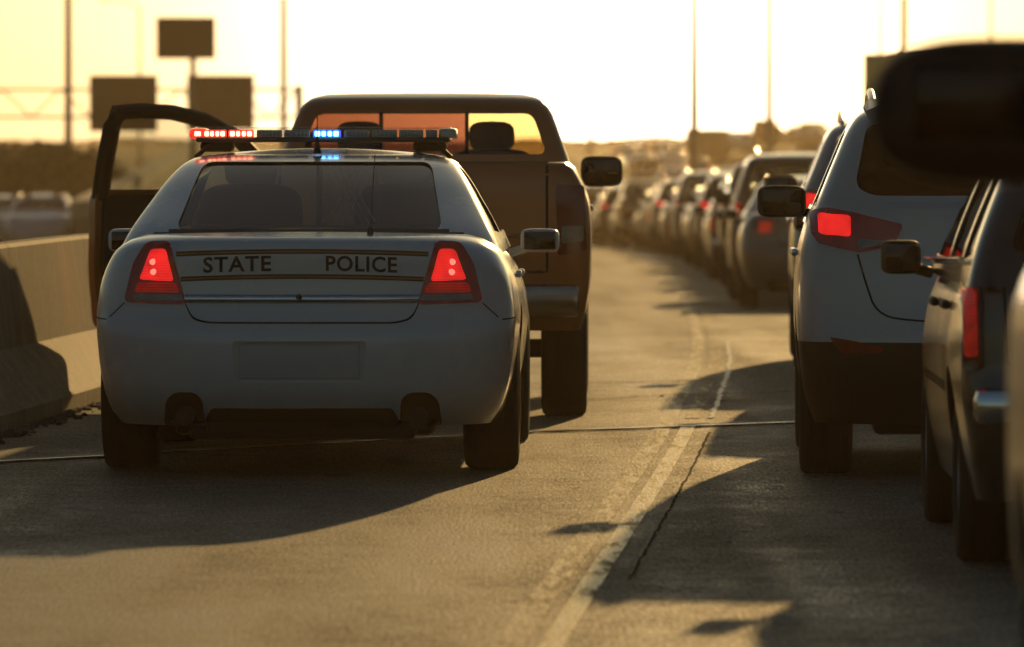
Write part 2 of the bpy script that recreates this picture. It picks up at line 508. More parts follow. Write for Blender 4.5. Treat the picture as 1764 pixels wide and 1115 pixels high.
def door_mirror(parent, c, s, side, m, arm_to):
    o = superell('mirror', c, (s[0] / 2, s[1] / 2, s[2] / 2), m, parent, .45, .5)
    rbox('mirror_glass', (c[0], c[1] - s[1] / 2 - .001, c[2]), (s[0] * .8, .012, s[2] * .76), M_MIRROR, o, .03)
    tube('mirror_arm', [(c[0] - side * s[0] * .3, c[1], c[2] - s[2] * .3), arm_to], .022, m, o)
    return o

# ------------------------------------------------------------------ vehicles
def vehicle(name, label, cat, S, pm, loc, heading, group=None, glass=None, extras=True):
    """body loft + cabin shell with real window openings, panes, seats, wheels, lamps, bumper, plate, mirrors"""
    root = empty(name, loc, -heading); tag(root, label, cat, group)
    L = S['L']; zb = S['zb']; ax = S['axles']; wr, ww, tr = S['wheel']
    zt = pchip(S['zt']); zmax = max(z for _, z in S['zt'])
    hw0 = pchip(S['w']); rear = pchip(S['rear']); fr0 = pchip(S['front'])
    levels = list(np.linspace(zb, zmax, S.get('nl', 26)))
    fl = S.get('flare', .02)
    def plan(y, z):
        t = 1.0 - S.get('taper_f', .10) * max(0, (y - L * .62) / (L * .38)) ** 2 - S.get('taper_r', .05) * max(0, (ax[0] - y) / 1.2) ** 2
        b = sum(math.exp(-((y - a) / .42) ** 2) for a in ax) * fl * max(0, 1 - abs(z - .66) / .34)
        return t + b
    zmap = lambda y, zn: zb + (zn - zb) / (zmax - zb) * (zt(y) - zb)
    vs, fs = loft(levels, rear, lambda z: L + fr0(z), hw0, zmap, S.get('Lr', .5), S.get('Lf', .6), S.get('p', 2.5), S.get('crown', .015), plan=plan)
    body = mesh_obj('body', vs, fs, pm, root, True, 40, merge=1e-4)
    bv = bvh_of(body); P = dict(root=root, body=body, bv=bv)
    cutters = []
    for a in ax:
        cutters += [cyl_x(a, wr, wr + S.get('arch', .05), tr - ww / 2 - .12, 1.6), cyl_x(a, wr, wr + S.get('arch', .05), -1.6, -(tr - ww / 2 - .12))]
    if 'bed' in S:
        x, y0, y1, z0 = S['bed']; bm = bmesh.new(); bm_rbox(bm, (0, (y0 + y1) / 2, (z0 + zmax + .3) / 2), (2 * x, y1 - y0, zmax + .3 - z0), .03, 2)
        cutters.append(bm)
    cutters += S.get('body_cut', [])
    cut(body, cutters)
    if 'clad_z' in S:
        me = body.data; ti = next((i for i, m_ in enumerate(me.materials) if m_ == M_TRIM), None)
        if ti is None: me.materials.append(M_TRIM); ti = len(me.materials) - 1
        for p in me.polygons:
            if p.center.z < S['clad_z']: p.material_index = ti
    for a in ax:
        wheel(root, tr, a, wr, ww, 1); wheel(root, -tr, a, wr, ww, -1)
    # underside
    rbox('chassis', (0, L / 2, zb + .03), (1.15, L * .86, .16), M_TRIM, root, .03)
    # cabin
    G = S['gh']; gz = [G['z'][0] + (G['z'][1] - G['z'][0]) * (1 - (1 - t) ** 2.2) for t in np.linspace(0, 1, 24)]
    grear, gfront, gw = pchip(G['rear']), pchip(G['front']), pchip(G['w'])
    vs, fs = loft(gz, grear, gfront, gw, lambda y, z: z, G.get('Lr', .35), G.get('Lf', .5), G.get('p', 3.0), G.get('crown', .03), bottom=False, ns=24)
    cab = mesh_obj('roof', vs, fs, pm, root, True, 45, merge=1e-4)
    gb = bvh_of(cab); P.update(cab=cab, gb=gb)
    mid = (G['rear'][-1][1] + G['front'][-1][1]) / 2
    gc = []
    rw = [rc(p, .05) for p in G.get('rear_win', [])]
    for p in rw: gc.append(prism(p, 'y', G['rear'][0][1] - 1.5, mid))
    fw = [rc(p, .06) for p in G.get('front_win', [])]
    for p in fw: gc.append(prism(p, 'y', mid, L + 1))
    sw = [rc(p, .05) for p in G.get('side_win', [])]
    for p in sw: gc.append(prism(p, 'x', -2, 2))
    gc += S.get('cab_cut', [])
    cut(cab, gc, .03)
    gm = glass or M_GLASS
    grow = lambda p, k=.012: [tuple((Vector(q) - sum((Vector(t) for t in p), Vector((0, 0))) / len(p)) * (1 + k * 2) + sum((Vector(t) for t in p), Vector((0, 0))) / len(p)) for q in p]
    for p in rw: P['rear_glass'] = patch('rear_window', grow(p), gb, 'rear', -.008, .004, S.get('rear_glass_mat', gm), root, .07, 0)
    for p in fw: patch('windscreen', grow(p), gb, 'front', -.008, .004, M_CLEAR if glass is not M_PRIV else M_GLASS, root, .09, 0)
    for p in sw:
        if not S.get('no_left_pane'): patch('side_window', grow(p), gb, 'left', -.008, .004, gm, root, .12, 0)
        patch('side_window', grow(p), gb, 'right', -.008, .004, gm, root, .12, 0)
    # cabin inside: shelf, seats with head rests
    c = G['inside']  # x half, y0, y1, z
    rbox('cabin_floor', (0, (c[1] + c[2]) / 2, c[3]), (2 * c[0], c[2] - c[1], .05), M_TRIM, root, .01)
    for sy in G.get('seats', []):
        for sx in (-.37, .37):
            st = superell('seat', (sx, sy, c[3] + .06), (.25, .09, .17), M_SEAT, root, .5, .5)
            superell('head_rest', (sx, sy + .02, c[3] + .30), (.13, .05, .085), M_SEAT, st, .6, .6, 14, 8)
    # lamps
    for k, lp in enumerate(S.get('lamps', [])):
        poly, m, inner = lp[:3]; lname = lp[3] if len(lp) > 3 else 'tail_light'
        for sgn in (1, -1):
            pl = poly if sgn > 0 else mirror_x(poly)
            srf = gb if S.get('lamp_on_cab') else bv
            o = patch(lname, pl, srf, 'rear', .012, .03, m, root, .03, S.get('lamp_rnd', .03))
            for ip, im in inner:
                patch('lamp_lens', ip if sgn > 0 else mirror_x(ip), srf, 'rear', .019, .010, im, o, .025, .015)
    for bx_, bz_ in S.get('bulbs', []):
        for sg in (-1, 1):
            l, n_ = hit(bv, 'rear', sg * bx_, bz_); superell('bulb', l + n_ * .016, (.020, .008, .015), M_BULB, root, 1, 1, 12, 8)
    for nm, poly, m, off, rnd in S.get('rear_panels', []):
        patch(nm, poly, bv, 'rear', off, .03, m, root, .06, rnd)
    for nm, line, wdt in S.get('rear_seams', []):
        seam(nm, line, bv, 'rear', wdt, .0015, M_GAP, root)
    for nm, line, wdt, m in S.get('side_seams', []):
        for s in ('left', 'right'): seam(nm, line, bv, s, wdt, .0015, m, root, .08)
    for (y, z) in S.get('handles', []):
        for s in (-1, 1):
            l, n = hit(bv, 'left' if s < 0 else 'right', y, z)
            rbox('door_handle', (l.x + s * .018, y, z), (.03, .19, .035), S.get('handle_mat', pm), root, .012)
    if 'plate' in S:
        z, x0, w_, h_ = S['plate']; l, n = hit(bv, 'rear', x0, z)
        rbox('number_plate', (x0, l.y - .008, z), (w_, .012, h_), M_PLATE, root, .004, 1)
    for b in S.get('boxes', []):
        rbox(b[0], b[1], b[2], b[3], root, b[4])
    for nm, pts_, r_ in S.get('rails', []):
        for s in (-1, 1): tube(nm, [(s * a, b, c) for a, b, c in pts_], r_, M_RAIL, root, 10)
    if 'mirror' in S:
        mx, my, mz, msx, msz = S['mirror']
        for s in S.get('mirror_sides', (-1, 1)): door_mirror(root, (s * mx, my, mz), (msx, .12, msz), s, S.get('mirror_mat', M_TRIM), (s * (mx - msx * .75), my + .04, mz - .06))
    return P

# ------------------------------------------------------------------ the lie of the land
PROF = pchip([(-60, 0), (0, 0), (44, 0), (54, -.06), (70, -.22), (85, -.38), (96, -.50), (120, -.70), (160, -1.0), (190, -1.28), (220, -1.6), (260, -1.9), (320, -2.0),
              (400, -1.5), (500, -.8), (600, -.2), (800, .3), (1500, .7)])
LINE = pchip([(-60, -2.9), (0, -.95), (10, -.5), (22.7, .08), (41, .92), (54, 1.38), (75, 1.85), (96, 2.22), (120, 2.58), (160, 2.86), (190, 2.66), (220, 1.98),
              (260, .8), (320, -1.7), (400, -6), (500, -14), (640, -29)])

def sstep(t): t = min(max(t, 0), 1); return t * t * (3 - 2 * t)
def ground_z(x, y):
    z = PROF(y) - .12
    z += 1.7 * sstep((x - 8 - max(0, (y - 300)) * .01) / 9) * sstep((y - 230) / 110) * (1 - sstep((y - 520) / 160))
    return z

def noise_bump(n, l, vec, scale, dist, strength, prev=None):
    t = n.new('ShaderNodeTexNoise'); t.inputs['Scale'].default_value = scale; t.inputs['Detail'].default_value = 5
    l.new(vec, t.inputs['Vector']); b = n.new('ShaderNodeBump'); b.inputs['Distance'].default_value = dist; b.inputs['Strength'].default_value = strength
    l.new(t.outputs[0], b.inputs['Height'])
    if prev: l.new(prev.outputs[0], b.inputs['Normal'])
    return b

def road_material(name='worn_concrete_road', ca=(.17, .148, .098), cb=(.25, .216, .145), paint_wear=None, paint_wear_col=(.6, .5, .2), paint_rough=.42):
    m, n, l, b = nodes_of(name)
    tc = n.new('ShaderNodeTexCoord'); V = tc.outputs['Object']
    def noise(scale, detail=6, stretch=(1, 1, 1), rough=.6):
        mp = n.new('ShaderNodeMapping'); mp.inputs['Scale'].default_value = stretch; l.new(V, mp.inputs[0])
        t = n.new('ShaderNodeTexNoise'); t.inputs['Scale'].default_value = scale; t.inputs['Detail'].default_value = detail; t.inputs['Roughness'].default_value = rough
        l.new(mp.outputs[0], t.inputs['Vector']); return t.outputs[0]
    def ramp(fac, a, c, ca, cb):
        r = n.new('ShaderNodeValToRGB'); r.color_ramp.elements[0].position = a; r.color_ramp.elements[1].position = c
        r.color_ramp.elements[0].color = (*ca, 1); r.color_ramp.elements[1].color = (*cb, 1); l.new(fac, r.inputs[0]); return r.outputs[0]
    def mul(a, c, f=1.0):
        x = n.new('ShaderNodeMix'); x.data_type = 'RGBA'; x.blend_type = 'MULTIPLY'; x.inputs[0].default_value = f
        l.new(a, x.inputs[6]); l.new(c, x.inputs[7]); return x.outputs[2]
    base = ramp(noise(.7, 8, (1, .35, 1)), .3, .7, ca, cb)
    agg = ramp(noise(70, 4, (1, .07, 1), .75), .34, .66, (.5, .5, .5), (1.45, 1.42, 1.36))
    fine = ramp(noise(170, 2, (1, .06, 1), .6), .36, .64, (.6, .6, .6), (1.35, 1.35, 1.35))
    agg = mul(agg, fine, .9)
    col = mul(base, agg, 1.0)
    tine = ramp(noise(9, 6, (.35, .5, 1), .7), .34, .64, (.68, .67, .64), (1.15, 1.15, 1.15))
    col = mul(col, tine, .7)
    spots = ramp(noise(3.3, 4, (1, .25, 1), .5), .30, .36, (.45, .42, .38), (1, 1, 1))
    col = mul(col, spots, .85)
    spk = ramp(noise(13, 2, (1, .3, 1), .4), .245, .265, (.3, .3, .3), (1, 1, 1))
    col = mul(col, spk, .8)
    strk = ramp(noise(.9, 4, (1.6, .03, 1)), .35, .7, (.8, .79, .77), (1.08, 1.08, 1.08))
    col = mul(col, strk, .8)
    if paint_wear is not None:
        mk = ramp(noise(16, 8, (1, .10, 1), .7), paint_wear, paint_wear + .14, (0, 0, 0), (1, 1, 1))
        x = n.new('ShaderNodeMix'); x.data_type = 'RGBA'; l.new(mk, x.inputs[0]); l.new(col, x.inputs[6])
        pc = n.new('ShaderNodeMix'); pc.data_type = 'RGBA'; pc.blend_type = 'MULTIPLY'; pc.inputs[0].default_value = .7
        pc.inputs[6].default_value = (*paint_wear_col, 1); l.new(fine, pc.inputs[7]); l.new(pc.outputs[2], x.inputs[7]); col = x.outputs[2]
    l.new(col, b.inputs['Base Color'])
    r = n.new('ShaderNodeMapRange'); r.inputs[1].default_value = .3; r.inputs[2].default_value = .7; r.inputs[3].default_value = .56; r.inputs[4].default_value = .84; l.new(noise(1.5, 5, (1, .2, 1)), r.inputs[0])
    g1 = n.new('ShaderNodeMapRange'); g1.inputs[1].default_value = .3; g1.inputs[2].default_value = .7; g1.inputs[3].default_value = -.22; g1.inputs[4].default_value = .22; l.new(noise(75, 4, (1, .07, 1), .75), g1.inputs[0])
    g2 = n.new('ShaderNodeMapRange'); g2.inputs[1].default_value = .3; g2.inputs[2].default_value = .7; g2.inputs[3].default_value = -.08; g2.inputs[4].default_value = .08; l.new(noise(7, 6, (.5, .35, 1), .7), g2.inputs[0])
    g3 = n.new('ShaderNodeMapRange'); g3.inputs[1].default_value = .22; g3.inputs[2].default_value = .30; g3.inputs[3].default_value = .35; g3.inputs[4].default_value = 0; l.new(noise(6, 3, (1, .22, 1), .5), g3.inputs[0])
    g4 = n.new('ShaderNodeMapRange'); g4.inputs[1].default_value = .35; g4.inputs[2].default_value = .65; g4.inputs[3].default_value = -.07; g4.inputs[4].default_value = .10; l.new(noise(1.1, 4, (1.3, .025, 1)), g4.inputs[0])
    acc_ = r.outputs[0]
    for g in (g1, g2, g3, g4):
        q = n.new('ShaderNodeMath'); q.operation = 'ADD'; q.use_clamp = True; l.new(acc_, q.inputs[0]); l.new(g.outputs[0], q.inputs[1]); acc_ = q.outputs[0]
    if paint_wear is not None:
        pr_ = n.new('ShaderNodeMix'); pr_.data_type = 'FLOAT'; l.new(mk, pr_.inputs[0]); l.new(acc_, pr_.inputs[2]); pr_.inputs[3].default_value = paint_rough; acc_ = pr_.outputs[0]
    l.new(acc_, b.inputs['Roughness'])
    b.inputs['Specular IOR Level'].default_value = .5
    if paint_wear is not None: b.inputs['Specular Tint'].default_value = (1, .78, .28, 1)
    mp = n.new('ShaderNodeMapping'); mp.inputs['Scale'].default_value = (1, .12, 1); l.new(V, mp.inputs[0])
    b1 = noise_bump(n, l, mp.outputs[0], 70, .004, .5)
    b2 = noise_bump(n, l, mp.outputs[0], 9, .006, .22, b1)
    l.new(b2.outputs[0], b.inputs['Normal'])
    return m
M_ROAD = road_material()

def ribbon(name, a, b, y0, y1, dz, m, parent=None, step=2.0, nx=1):
    vs, fs = [], []; ys = list(np.arange(y0, y1 + .01, step))
    for y in ys:
        for k in range(nx + 1): vs.append((LINE(y) + a + (b - a) * k / nx, y, PROF(y) + dz))
    for i in range(len(ys) - 1):
        for k in range(nx):
            q = i * (nx + 1) + k; fs.append((q, q + 1, q + nx + 2, q + nx + 1))
    return mesh_obj(name, vs, fs, m, parent, True, 180)

# ground sheet out to the horizon
M_GROUND = mat('dry_grass_ground', (0.075, 0.058, 0.030), 0.9, var=.5, scale=.35, bump=.6)
xs = sorted(set([-540, -300, -180, -120, -90, -70] + list(range(-60, 61, 3)) + [70, 90, 120, 180, 300, 540]))
ysg = list(range(-40, 200, 20)) + list(range(200, 720, 12)) + [760, 820, 900, 1000, 1150, 1300, 1460]
vs = [(x, y, ground_z(x, y)) for y in ysg for x in xs]; n = len(xs)
fs = [(j * n + i, j * n + i + 1, (j + 1) * n + i + 1, (j + 1) * n + i) for j in range(len(ysg) - 1) for i in range(n - 1)]
tag(mesh_obj('ground', vs, fs, M_GROUND, None, True, 180), 'dry brown verge and fields around the highway', kind='structure')

road = tag(ribbon('road', -3.62, 9.2, -30, 640, 0, M_ROAD, None, 2.0, 4), 'sunlit worn grey highway surface', kind='structure')
M_YEL = road_material('worn_yellow_paint', paint_wear=.38, paint_wear_col=(.70, .50, .08), paint_rough=.42)
M_YEL2 = road_material('faded_yellow_paint', paint_wear=.46, paint_wear_col=(.44, .36, .16), paint_rough=.5)
ribbon('lane_line', 0.0, .075, 2, 40, .004, M_YEL, road)
ribbon('lane_line', 0.0, .075, 41, 330, .004, road_material('thin_yellow_paint', paint_wear=.52, paint_wear_col=(.6, .48, .18), paint_rough=.5), road)
ribbon('faded_lane_line', -.135, -.045, 2, 330, .004, M_YEL2, road)
M_SEAMD = mat('dark_sealant', (.02, .018, .015), 1.0, spec=.05, bump=.8, scale=8)
def wavy(name, pts, w, dz, m, amp=.012, step=.12):
    vs, fs = [], []; q = []
    for a, b in zip(pts, pts[1:]):
        a, b = Vector(a), Vector(b); k = max(1, int((b - a).length / step)); q += [a.lerp(b, i / k) for i in range(k)]
    q.append(Vector(pts[-1]))
    for i, p in enumerate(q):
        d = (q[min(i + 1, len(q) - 1)] - q[max(0, i - 1)]).normalized(); nn = Vector((-d.y, d.x))
        j = nn * random.uniform(-amp, amp); ww = w * random.uniform(.6, 1.25)
        for s in (-1, 1):
            c = p + j + nn * s * ww / 2; vs.append((c.x, c.y, PROF(c.y) + dz))
    fs = [(2 * i, 2 * i + 1, 2 * i + 3, 2 * i + 2) for i in range(len(q) - 1)]
    return mesh_obj(name, vs, fs, m, road)
wavy('lane_seam', [(LINE(y) + .16, y) for y in np.arange(26, 40, 1.0)], .011, .006, M_SEAMD, .004)
wavy('lane_seam', [(LINE(y) + .14, y) for y in np.arange(41, 62, 1.0)], .028, .006, mat('pale_sealant', (.30, .27, .2), .45))
JT = [(-3.4, 34.6), (-2.35, 35.5), (-1.1, 37.3), (.11, 39.1), (1.5, 40.4), (4.5, 43.2), (8, 46.5)]
M_JOINT = mat('joint_steel', (.38, .36, .32), .3, metal=.6, var=.3, scale=9)
wavy('expansion_joint', JT, .10, .006, M_SEAMD, .02)
wavy('joint_edge', [(x, y - .11) for x, y in JT], .05, .012, M_JOINT, .008)
wavy('joint_edge', [(x, y + .13) for x, y in JT], .05, .010, mat('joint_mortar', (.24, .22, .18), .6, var=.3), .008)
wavy('road_crack', [(-3.2, 40.6), (-1.0, 42.4), (.4, 43.9), (.9, 44.6), (2.4, 45.9)], .03, .006, M_SEAMD, .05)
wavy('road_crack', [(.35, 47.2), (.9, 47.4), (1.35, 48.0)], .06, .006, M_SEAMD, .05)

# concrete safety barrier along the shoulder, cast in lengths
def concrete_material(name, col):
    m, n, l, b = nodes_of(name); tc = n.new('ShaderNodeTexCoord')
    def noise(scale, st, det=6):
        mp = n.new('ShaderNodeMapping'); mp.inputs['Scale'].default_value = st; l.new(tc.outputs['Object'], mp.inputs[0])
        t = n.new('ShaderNodeTexNoise'); t.inputs['Scale'].default_value = scale; t.inputs['Detail'].default_value = det; t.inputs['Roughness'].default_value = .65; l.new(mp.outputs[0], t.inputs['Vector']); return t.outputs[0]
    c = None
    for f, lo, hi, da in ((noise(3, (1, 1, 1)), .3, .7, .72), (noise(5, (3, 3, .12)), .32, .6, .62), (noise(40, (1, 1, 1), 3), .35, .6, .8)):
        r = n.new('ShaderNodeValToRGB'); r.color_ramp.elements[0].position = lo; r.color_ramp.elements[1].position = hi
        r.color_ramp.elements[0].color = (da, da * .97, da * .92, 1); r.color_ramp.elements[1].color = (1.08, 1.08, 1.08, 1); l.new(f, r.inputs[0])
        x = n.new('ShaderNodeMix'); x.data_type = 'RGBA'; x.blend_type = 'MULTIPLY'; x.inputs[0].default_value = 1
        if c is None: x.inputs[6].default_value = (*col, 1)
        else: l.new(c, x.inputs[6])
        l.new(r.outputs[0], x.inputs[7]); c = x.outputs[2]
    l.new(c, b.inputs['Base Color']); b.inputs['Roughness'].default_value = .8
    l.new(noise_bump(n, l, tc.outputs['Object'], 30, .006, .5).outputs[0], b.inputs['Normal'])
    return m
M_CONC = concrete_material('weathered_concrete', (.36, .295, .195))
def barrier(name, pts, label, h=.92):
    root = empty(name, (0, 0, 0)); tag(root, label, 'barrier')
    pr = [(0.0, -.02), (0.0, .09), (-.035, .11), (-.20, .34), (-.225, .37), (-.29, h - .02), (-.31, h), (-.43, h), (-.45, h - .02), (-.52, .37), (-.74, .09), (-.74, -.02)]
    for a, b in zip(pts, pts[1:]):
        a, b = Vector(a), Vector(b); d = (b - a).normalized(); nn = Vector((d.y, -d.x)); gap = d * .006
        vs = []
        for t in range(5):
            c = (a + gap).lerp(b - gap, t / 4)
            for o, z in pr: vs.append((c.x + nn.x * o, c.y + nn.y * o, PROF(c.y) + z))
        k = len(pr); fs = []
        for t in range(4):
            for i in range(k): fs.append((t * k + i, t * k + (i + 1) % k, (t + 1) * k + (i + 1) % k, (t + 1) * k + i))
        fs.append(tuple(range(k))[::-1]); fs.append(tuple(range(4 * k, 5 * k)))
        mesh_obj('barrier_block', vs, fs, M_CONC, root, True, 25, recalc=True)
    return root
bx = lambda y: -2.44 + .056 * (y - 41.3) if y < 47 else -2.12 + (LINE(y) - LINE(47))
barrier('concrete_barrier', [(bx(y), y) for y in list(np.arange(20.0, 47, 3.6)) + list(range(47, 200, 9))], 'tan concrete safety barrier beside the police car with a vehicle shadow across it')
# grit gathered along the toe of the barrier
bm = bmesh.new()
for k in range(420):
    y = random.uniform(33, 46); x = bx(y) + abs(random.gauss(0, .06)) + .01; s = random.uniform(.008, .03) * (1.6 if random.random() < .1 else 1)
    bm_v = bmesh.ops.create_icosphere(bm, subdivisions=1, radius=s, matrix=Matrix.Translation((x, y, s * .2)) @ Matrix.Diagonal((1, 1.3, random.uniform(.4, .9), 1)))
tag(bm_obj('gravel', bm, mat('grit', (.10, .08, .055), .9, var=.4, scale=20)), 'grit and litter gathered along the foot of the concrete barrier', 'gravel', kind='stuff')

# ------------------------------------------------------------------ the police car
P_WHITE = paint('police_white', (.76, .78, .78), 0, .25)
def x_(px, s=391.5, c=520.): return (px - c) / s
def z_(py, s=391.5): return 1.5 - (py - 235) / s
lampR = [(.582, 1.032), (.69, 1.026), (.746, .938), (.787, .767), (.506, .759)]
police = dict(L=5.19, zb=.225, axles=(1.15, 4.16), wheel=(.345, .25, .815), arch=.055, flare=.008, Lr=.55, Lf=.7, p=2.6, nl=40, crown=.012,
    rear=[(.225, .13), (.30, .06), (.40, .012), (.52, 0), (.60, .001), (.64, .007), (.68, .030), (.72, .057), (.75, .066), (.90, .075), (.98, .068), (1.02, .070), (1.045, .10), (1.06, .17)],
    front=[(.2, -.10), (.4, 0), (.6, 0), (.8, -.08), (1.06, -.3)],
    w=[(.225, .84), (.30, .885), (.40, .915), (.54, .935), (.70, .945), (.80, .935), (.88, .915), (.95, .885), (.99, .86), (1.03, .81), (1.05, .765), (1.06, .72)],
    zt=[(0, 1.055), (.7, 1.062), (1.5, 1.04), (3.2, 1.0), (4.0, .97), (5.0, .80), (5.19, .72)],
    gh=dict(z=(.97, 1.412), rear=[(.97, .52), (1.06, .70), (1.2, 1.10), (1.33, 1.50), (1.39, 1.75), (1.412, 1.95)],
        front=[(.97, 4.0), (1.1, 3.75), (1.3, 3.3), (1.39, 3.02), (1.412, 2.85)],
        w=[(.97, .86), (1.06, .825), (1.2, .75), (1.33, .668), (1.38, .62), (1.40, .585), (1.412, .54)], Lr=.34, Lf=.5, p=2.7, crown=.033,
        rear_win=[[(-.60, 1.078), (.60, 1.078), (.525, 1.383), (-.525, 1.383)]],
        front_win=[[(-.70, 1.05), (.70, 1.05), (.55, 1.37), (-.55, 1.37)]],
        side_win=[[(2.42, 1.05), (3.62, 1.05), (2.98, 1.36), (2.42, 1.375)], [(1.40, 1.07), (2.32, 1.05), (2.32, 1.375), (1.95, 1.365)]],
        inside=(.70, .78, 3.8, 1.045), seats=[3.0]),
    lamps=[(lampR, M_GLOW, [([(.597, .998), (.662, .994), (.712, .866), (.562, .862)], M_LIT), ([(.555, .855), (.718, .855), (.735, .812), (.532, .812)], M_DIM), ([(.522, .802), (.735, .802), (.745, .778), (.516, .776)], M_CLRLENS)])],
    bulbs=[(.648, .945), (.645, .90)],
    body_cut=[(prism(rc([(-.305, .60), (.29, .60), (.268, .418), (-.283, .418)], .03), 'y', -.6, .035), P_WHITE)],
    side_seams=[('door_gap', [(2.37, .34), (2.37, 1.0)], .008, M_GAP), ('door_gap', [(3.62, .32), (3.62, .98)], .008, M_GAP), ('door_gap', [(1.55, .75), (1.35, 1.0)], .008, M_GAP)],
    handles=[(2.55, .86), (1.62, .87)], mirror=(1.0, 3.62, .995, .19, .115), mirror_mat=P_WHITE)
PC_H = .017
PP = vehicle('police_car', 'white state police sedan with lit light bar and brake lights', 'police car', police, P_WHITE, (-.926, 33.85, 0), PC_H)
pr, bv, gb = PP['root'], PP['bv'], PP['gb']
lid = [(-.587, 1.034), (-.508, .757), (-.478, .70), (-.41, .683), (.41, .683), (.478, .70), (.508, .757), (.587, 1.034)]
patch('lid_gap', [(x * 1.012, z - .006 if z < .75 else z) for x, z in lid], bv, 'rear', .0015, .004, M_GAP, pr, .04, .03)
lid_o = patch('trunk_lid', lid, bv, 'rear', .006, .006, P_WHITE, pr, .035, .03)
lb = bvh_of(lid_o)
arch = lambda z0, dz: [(x, z0 - dz * (x / .56) ** 2) for x in np.linspace(-.555, .555, 31)]
M_ORANGE = mat('orange_stripe_vinyl', (.38, .16, .02), .4); M_BLACKV = mat('dark_stripe_vinyl', (.02, .014, .012), .4)
for z0 in (.994, .884):
    k = .555 if z0 > .9 else .535
    ln = [(x * k / .555, z) for x, z in arch(z0, .013)]
    st = seam('stripe', ln, lb, 'rear', .021, .0015, M_BLACKV, lid_o)
    seam('stripe_core', ln, lb, 'rear', .009, .0025, M_ORANGE, lid_o)
def word(txt, x0, x1, zb_, h, bow):
    cu = bpy.data.curves.new('t', 'FONT'); cu.body = txt; cu.offset = .022; cu.resolution_u = 3; cu.space_character = 1.08
    t = bpy.data.objects.new('t', cu); COL.objects.link(t)
    dg = bpy.context.evaluated_depsgraph_get(); dg.update()
    me = bpy.data.meshes.new_from_object(t.evaluated_get(dg)); bpy.data.objects.remove(t)
    bm = bmesh.new(); bm.from_mesh(me); bmesh.ops.triangulate(bm, faces=bm.faces)
    bmesh.ops.subdivide_edges(bm, edges=[e for e in bm.edges if e.calc_length() > .25], cuts=2)
    a = [v.co for v in bm.verts]; ax0, ax1 = min(v.x for v in a), max(v.x for v in a); ay0, ay1 = min(v.y for v in a), max(v.y for v in a)
    for v in bm.verts:
        u = x0 + (v.co.x - ax0) / (ax1 - ax0) * (x1 - x0); w = zb_ + (v.co.y - ay0) / (ay1 - ay0) * h - bow * (u / .56) ** 2
        l, nn = hit(lb, 'rear', u, w); v.co = l + nn * .0025
    bm_obj('lettering', bm, M_BLACKV, lid_o, False)
word('STATE', -.434, -.133, .908, .070, .016)
word('POLICE', .107, .419, .908, .070, .016)
vs_, fs_ = [], []
for i in range(41):
    u = -.512 + 1.024 * i / 40
    for k in range(9):
        a = math.pi * k / 8; l, n_ = hit(lb, 'rear', u, .785 - .021 * math.cos(a)); vs_.append(l + n_ * (.001 + .016 * math.sin(a)))
for i in range(40):
    for k in range(8): q = i * 9 + k; fs_.append((q, q + 9, q + 10, q + 1))
mesh_obj('trim_strip', vs_, fs_, M_CHROME, lid_o, True, 80)
tube('lock', [(-.01, .045, .793), (-.01, .06, .793)], .014, M_TRIM, lid_o, 14)
rbox('number_plate', (-.008, .026, .51), (.53, .012, .15), M_PLATE, pr, .006)
patch('lower_valance', [(-.40, .305), (.40, .305), (.44, .22), (-.44, .22)], bv, 'rear', .004, .03, M_TRIM, pr, .05, .02)
rbox('rear_undertray', (0, .45, .20), (1.0, .7, .07), M_TRIM, pr, .03)
for s in (-1, 1):
    patch('exhaust_cutout_shade', [(s * .43, .20), (s * .435, .34), (s * .47, .375), (s * .56, .375), (s * .60, .34), (s * .615, .22)][::s], bv, 'rear', .005, .03, M_TRIM, pr, .03, .03)  # dark patch stands in for the shade inside the bumper cut-out
    bm = bmesh.new(); bm_tube(bm, [(s * .51, .02, .27), (s * .51, .5, .26)], .045, 18)
    bm_obj('exhaust_pipe', bm, mat('exhaust_steel', (.02, .018, .016), .6, metal=.3), pr)
    for line in ([(s * .79, .765), (s * .86, .70)], ):
        seam('bumper_gap', line, bv, 'rear', .005, .0015, M_GAP, pr)
    seam('bumper_gap', [(.32, .69), (.62, .70), (.85, .66)], bv, 'left' if s < 0 else 'right', .006, .0015, M_GAP, pr)
    seam('quarter_gap', smooth_line([(s * .60, 1.034), (s * .66, 1.06), (s * .74, 1.045)]), bv, 'top', .004, .0015, M_GAP, pr) if False else None
seam('glass_seal', [(-.63, 1.072), (.63, 1.072)], gb, 'rear', .02, .002, M_TRIM, pr)
# wire partition inside the cabin
part = empty('partition', (0, 2.45, 0)); part.parent = pr
bm = bmesh.new()
bm_rbox(bm, (0, 0, 1.375), (1.12, .02, .025), .004); bm_rbox(bm, (0, 0, 1.07), (1.25, .02, .03), .004); bm_rbox(bm, (-.02, 0, 1.22), (.03, .02, .3), .004); bm_rbox(bm, (.25, 0, 1.22), (.02, .02, .3), .004)
bm_obj('partition_frame', bm, mat('partition_paint', (.05, .05, .05), .5), part)
bm = bmesh.new()
for k in range(-8, 16):
    for sg in (-1, 1):
        a = k * .033; p0 = (a, 1.08); p1 = (a + sg * .16, 1.365)
        pts = [(0.02 + p0[0], 0, p0[1]), (0.02 + p1[0], 0, p1[1])]
        if -.02 < pts[0][0] < .27 and -.02 < pts[1][0] < .27: bm_tube(bm, pts, .0025, 5)
bm_obj('wire_mesh', bm, mat('steel_wire', (.5, .48, .42), .35, metal=.8), part)
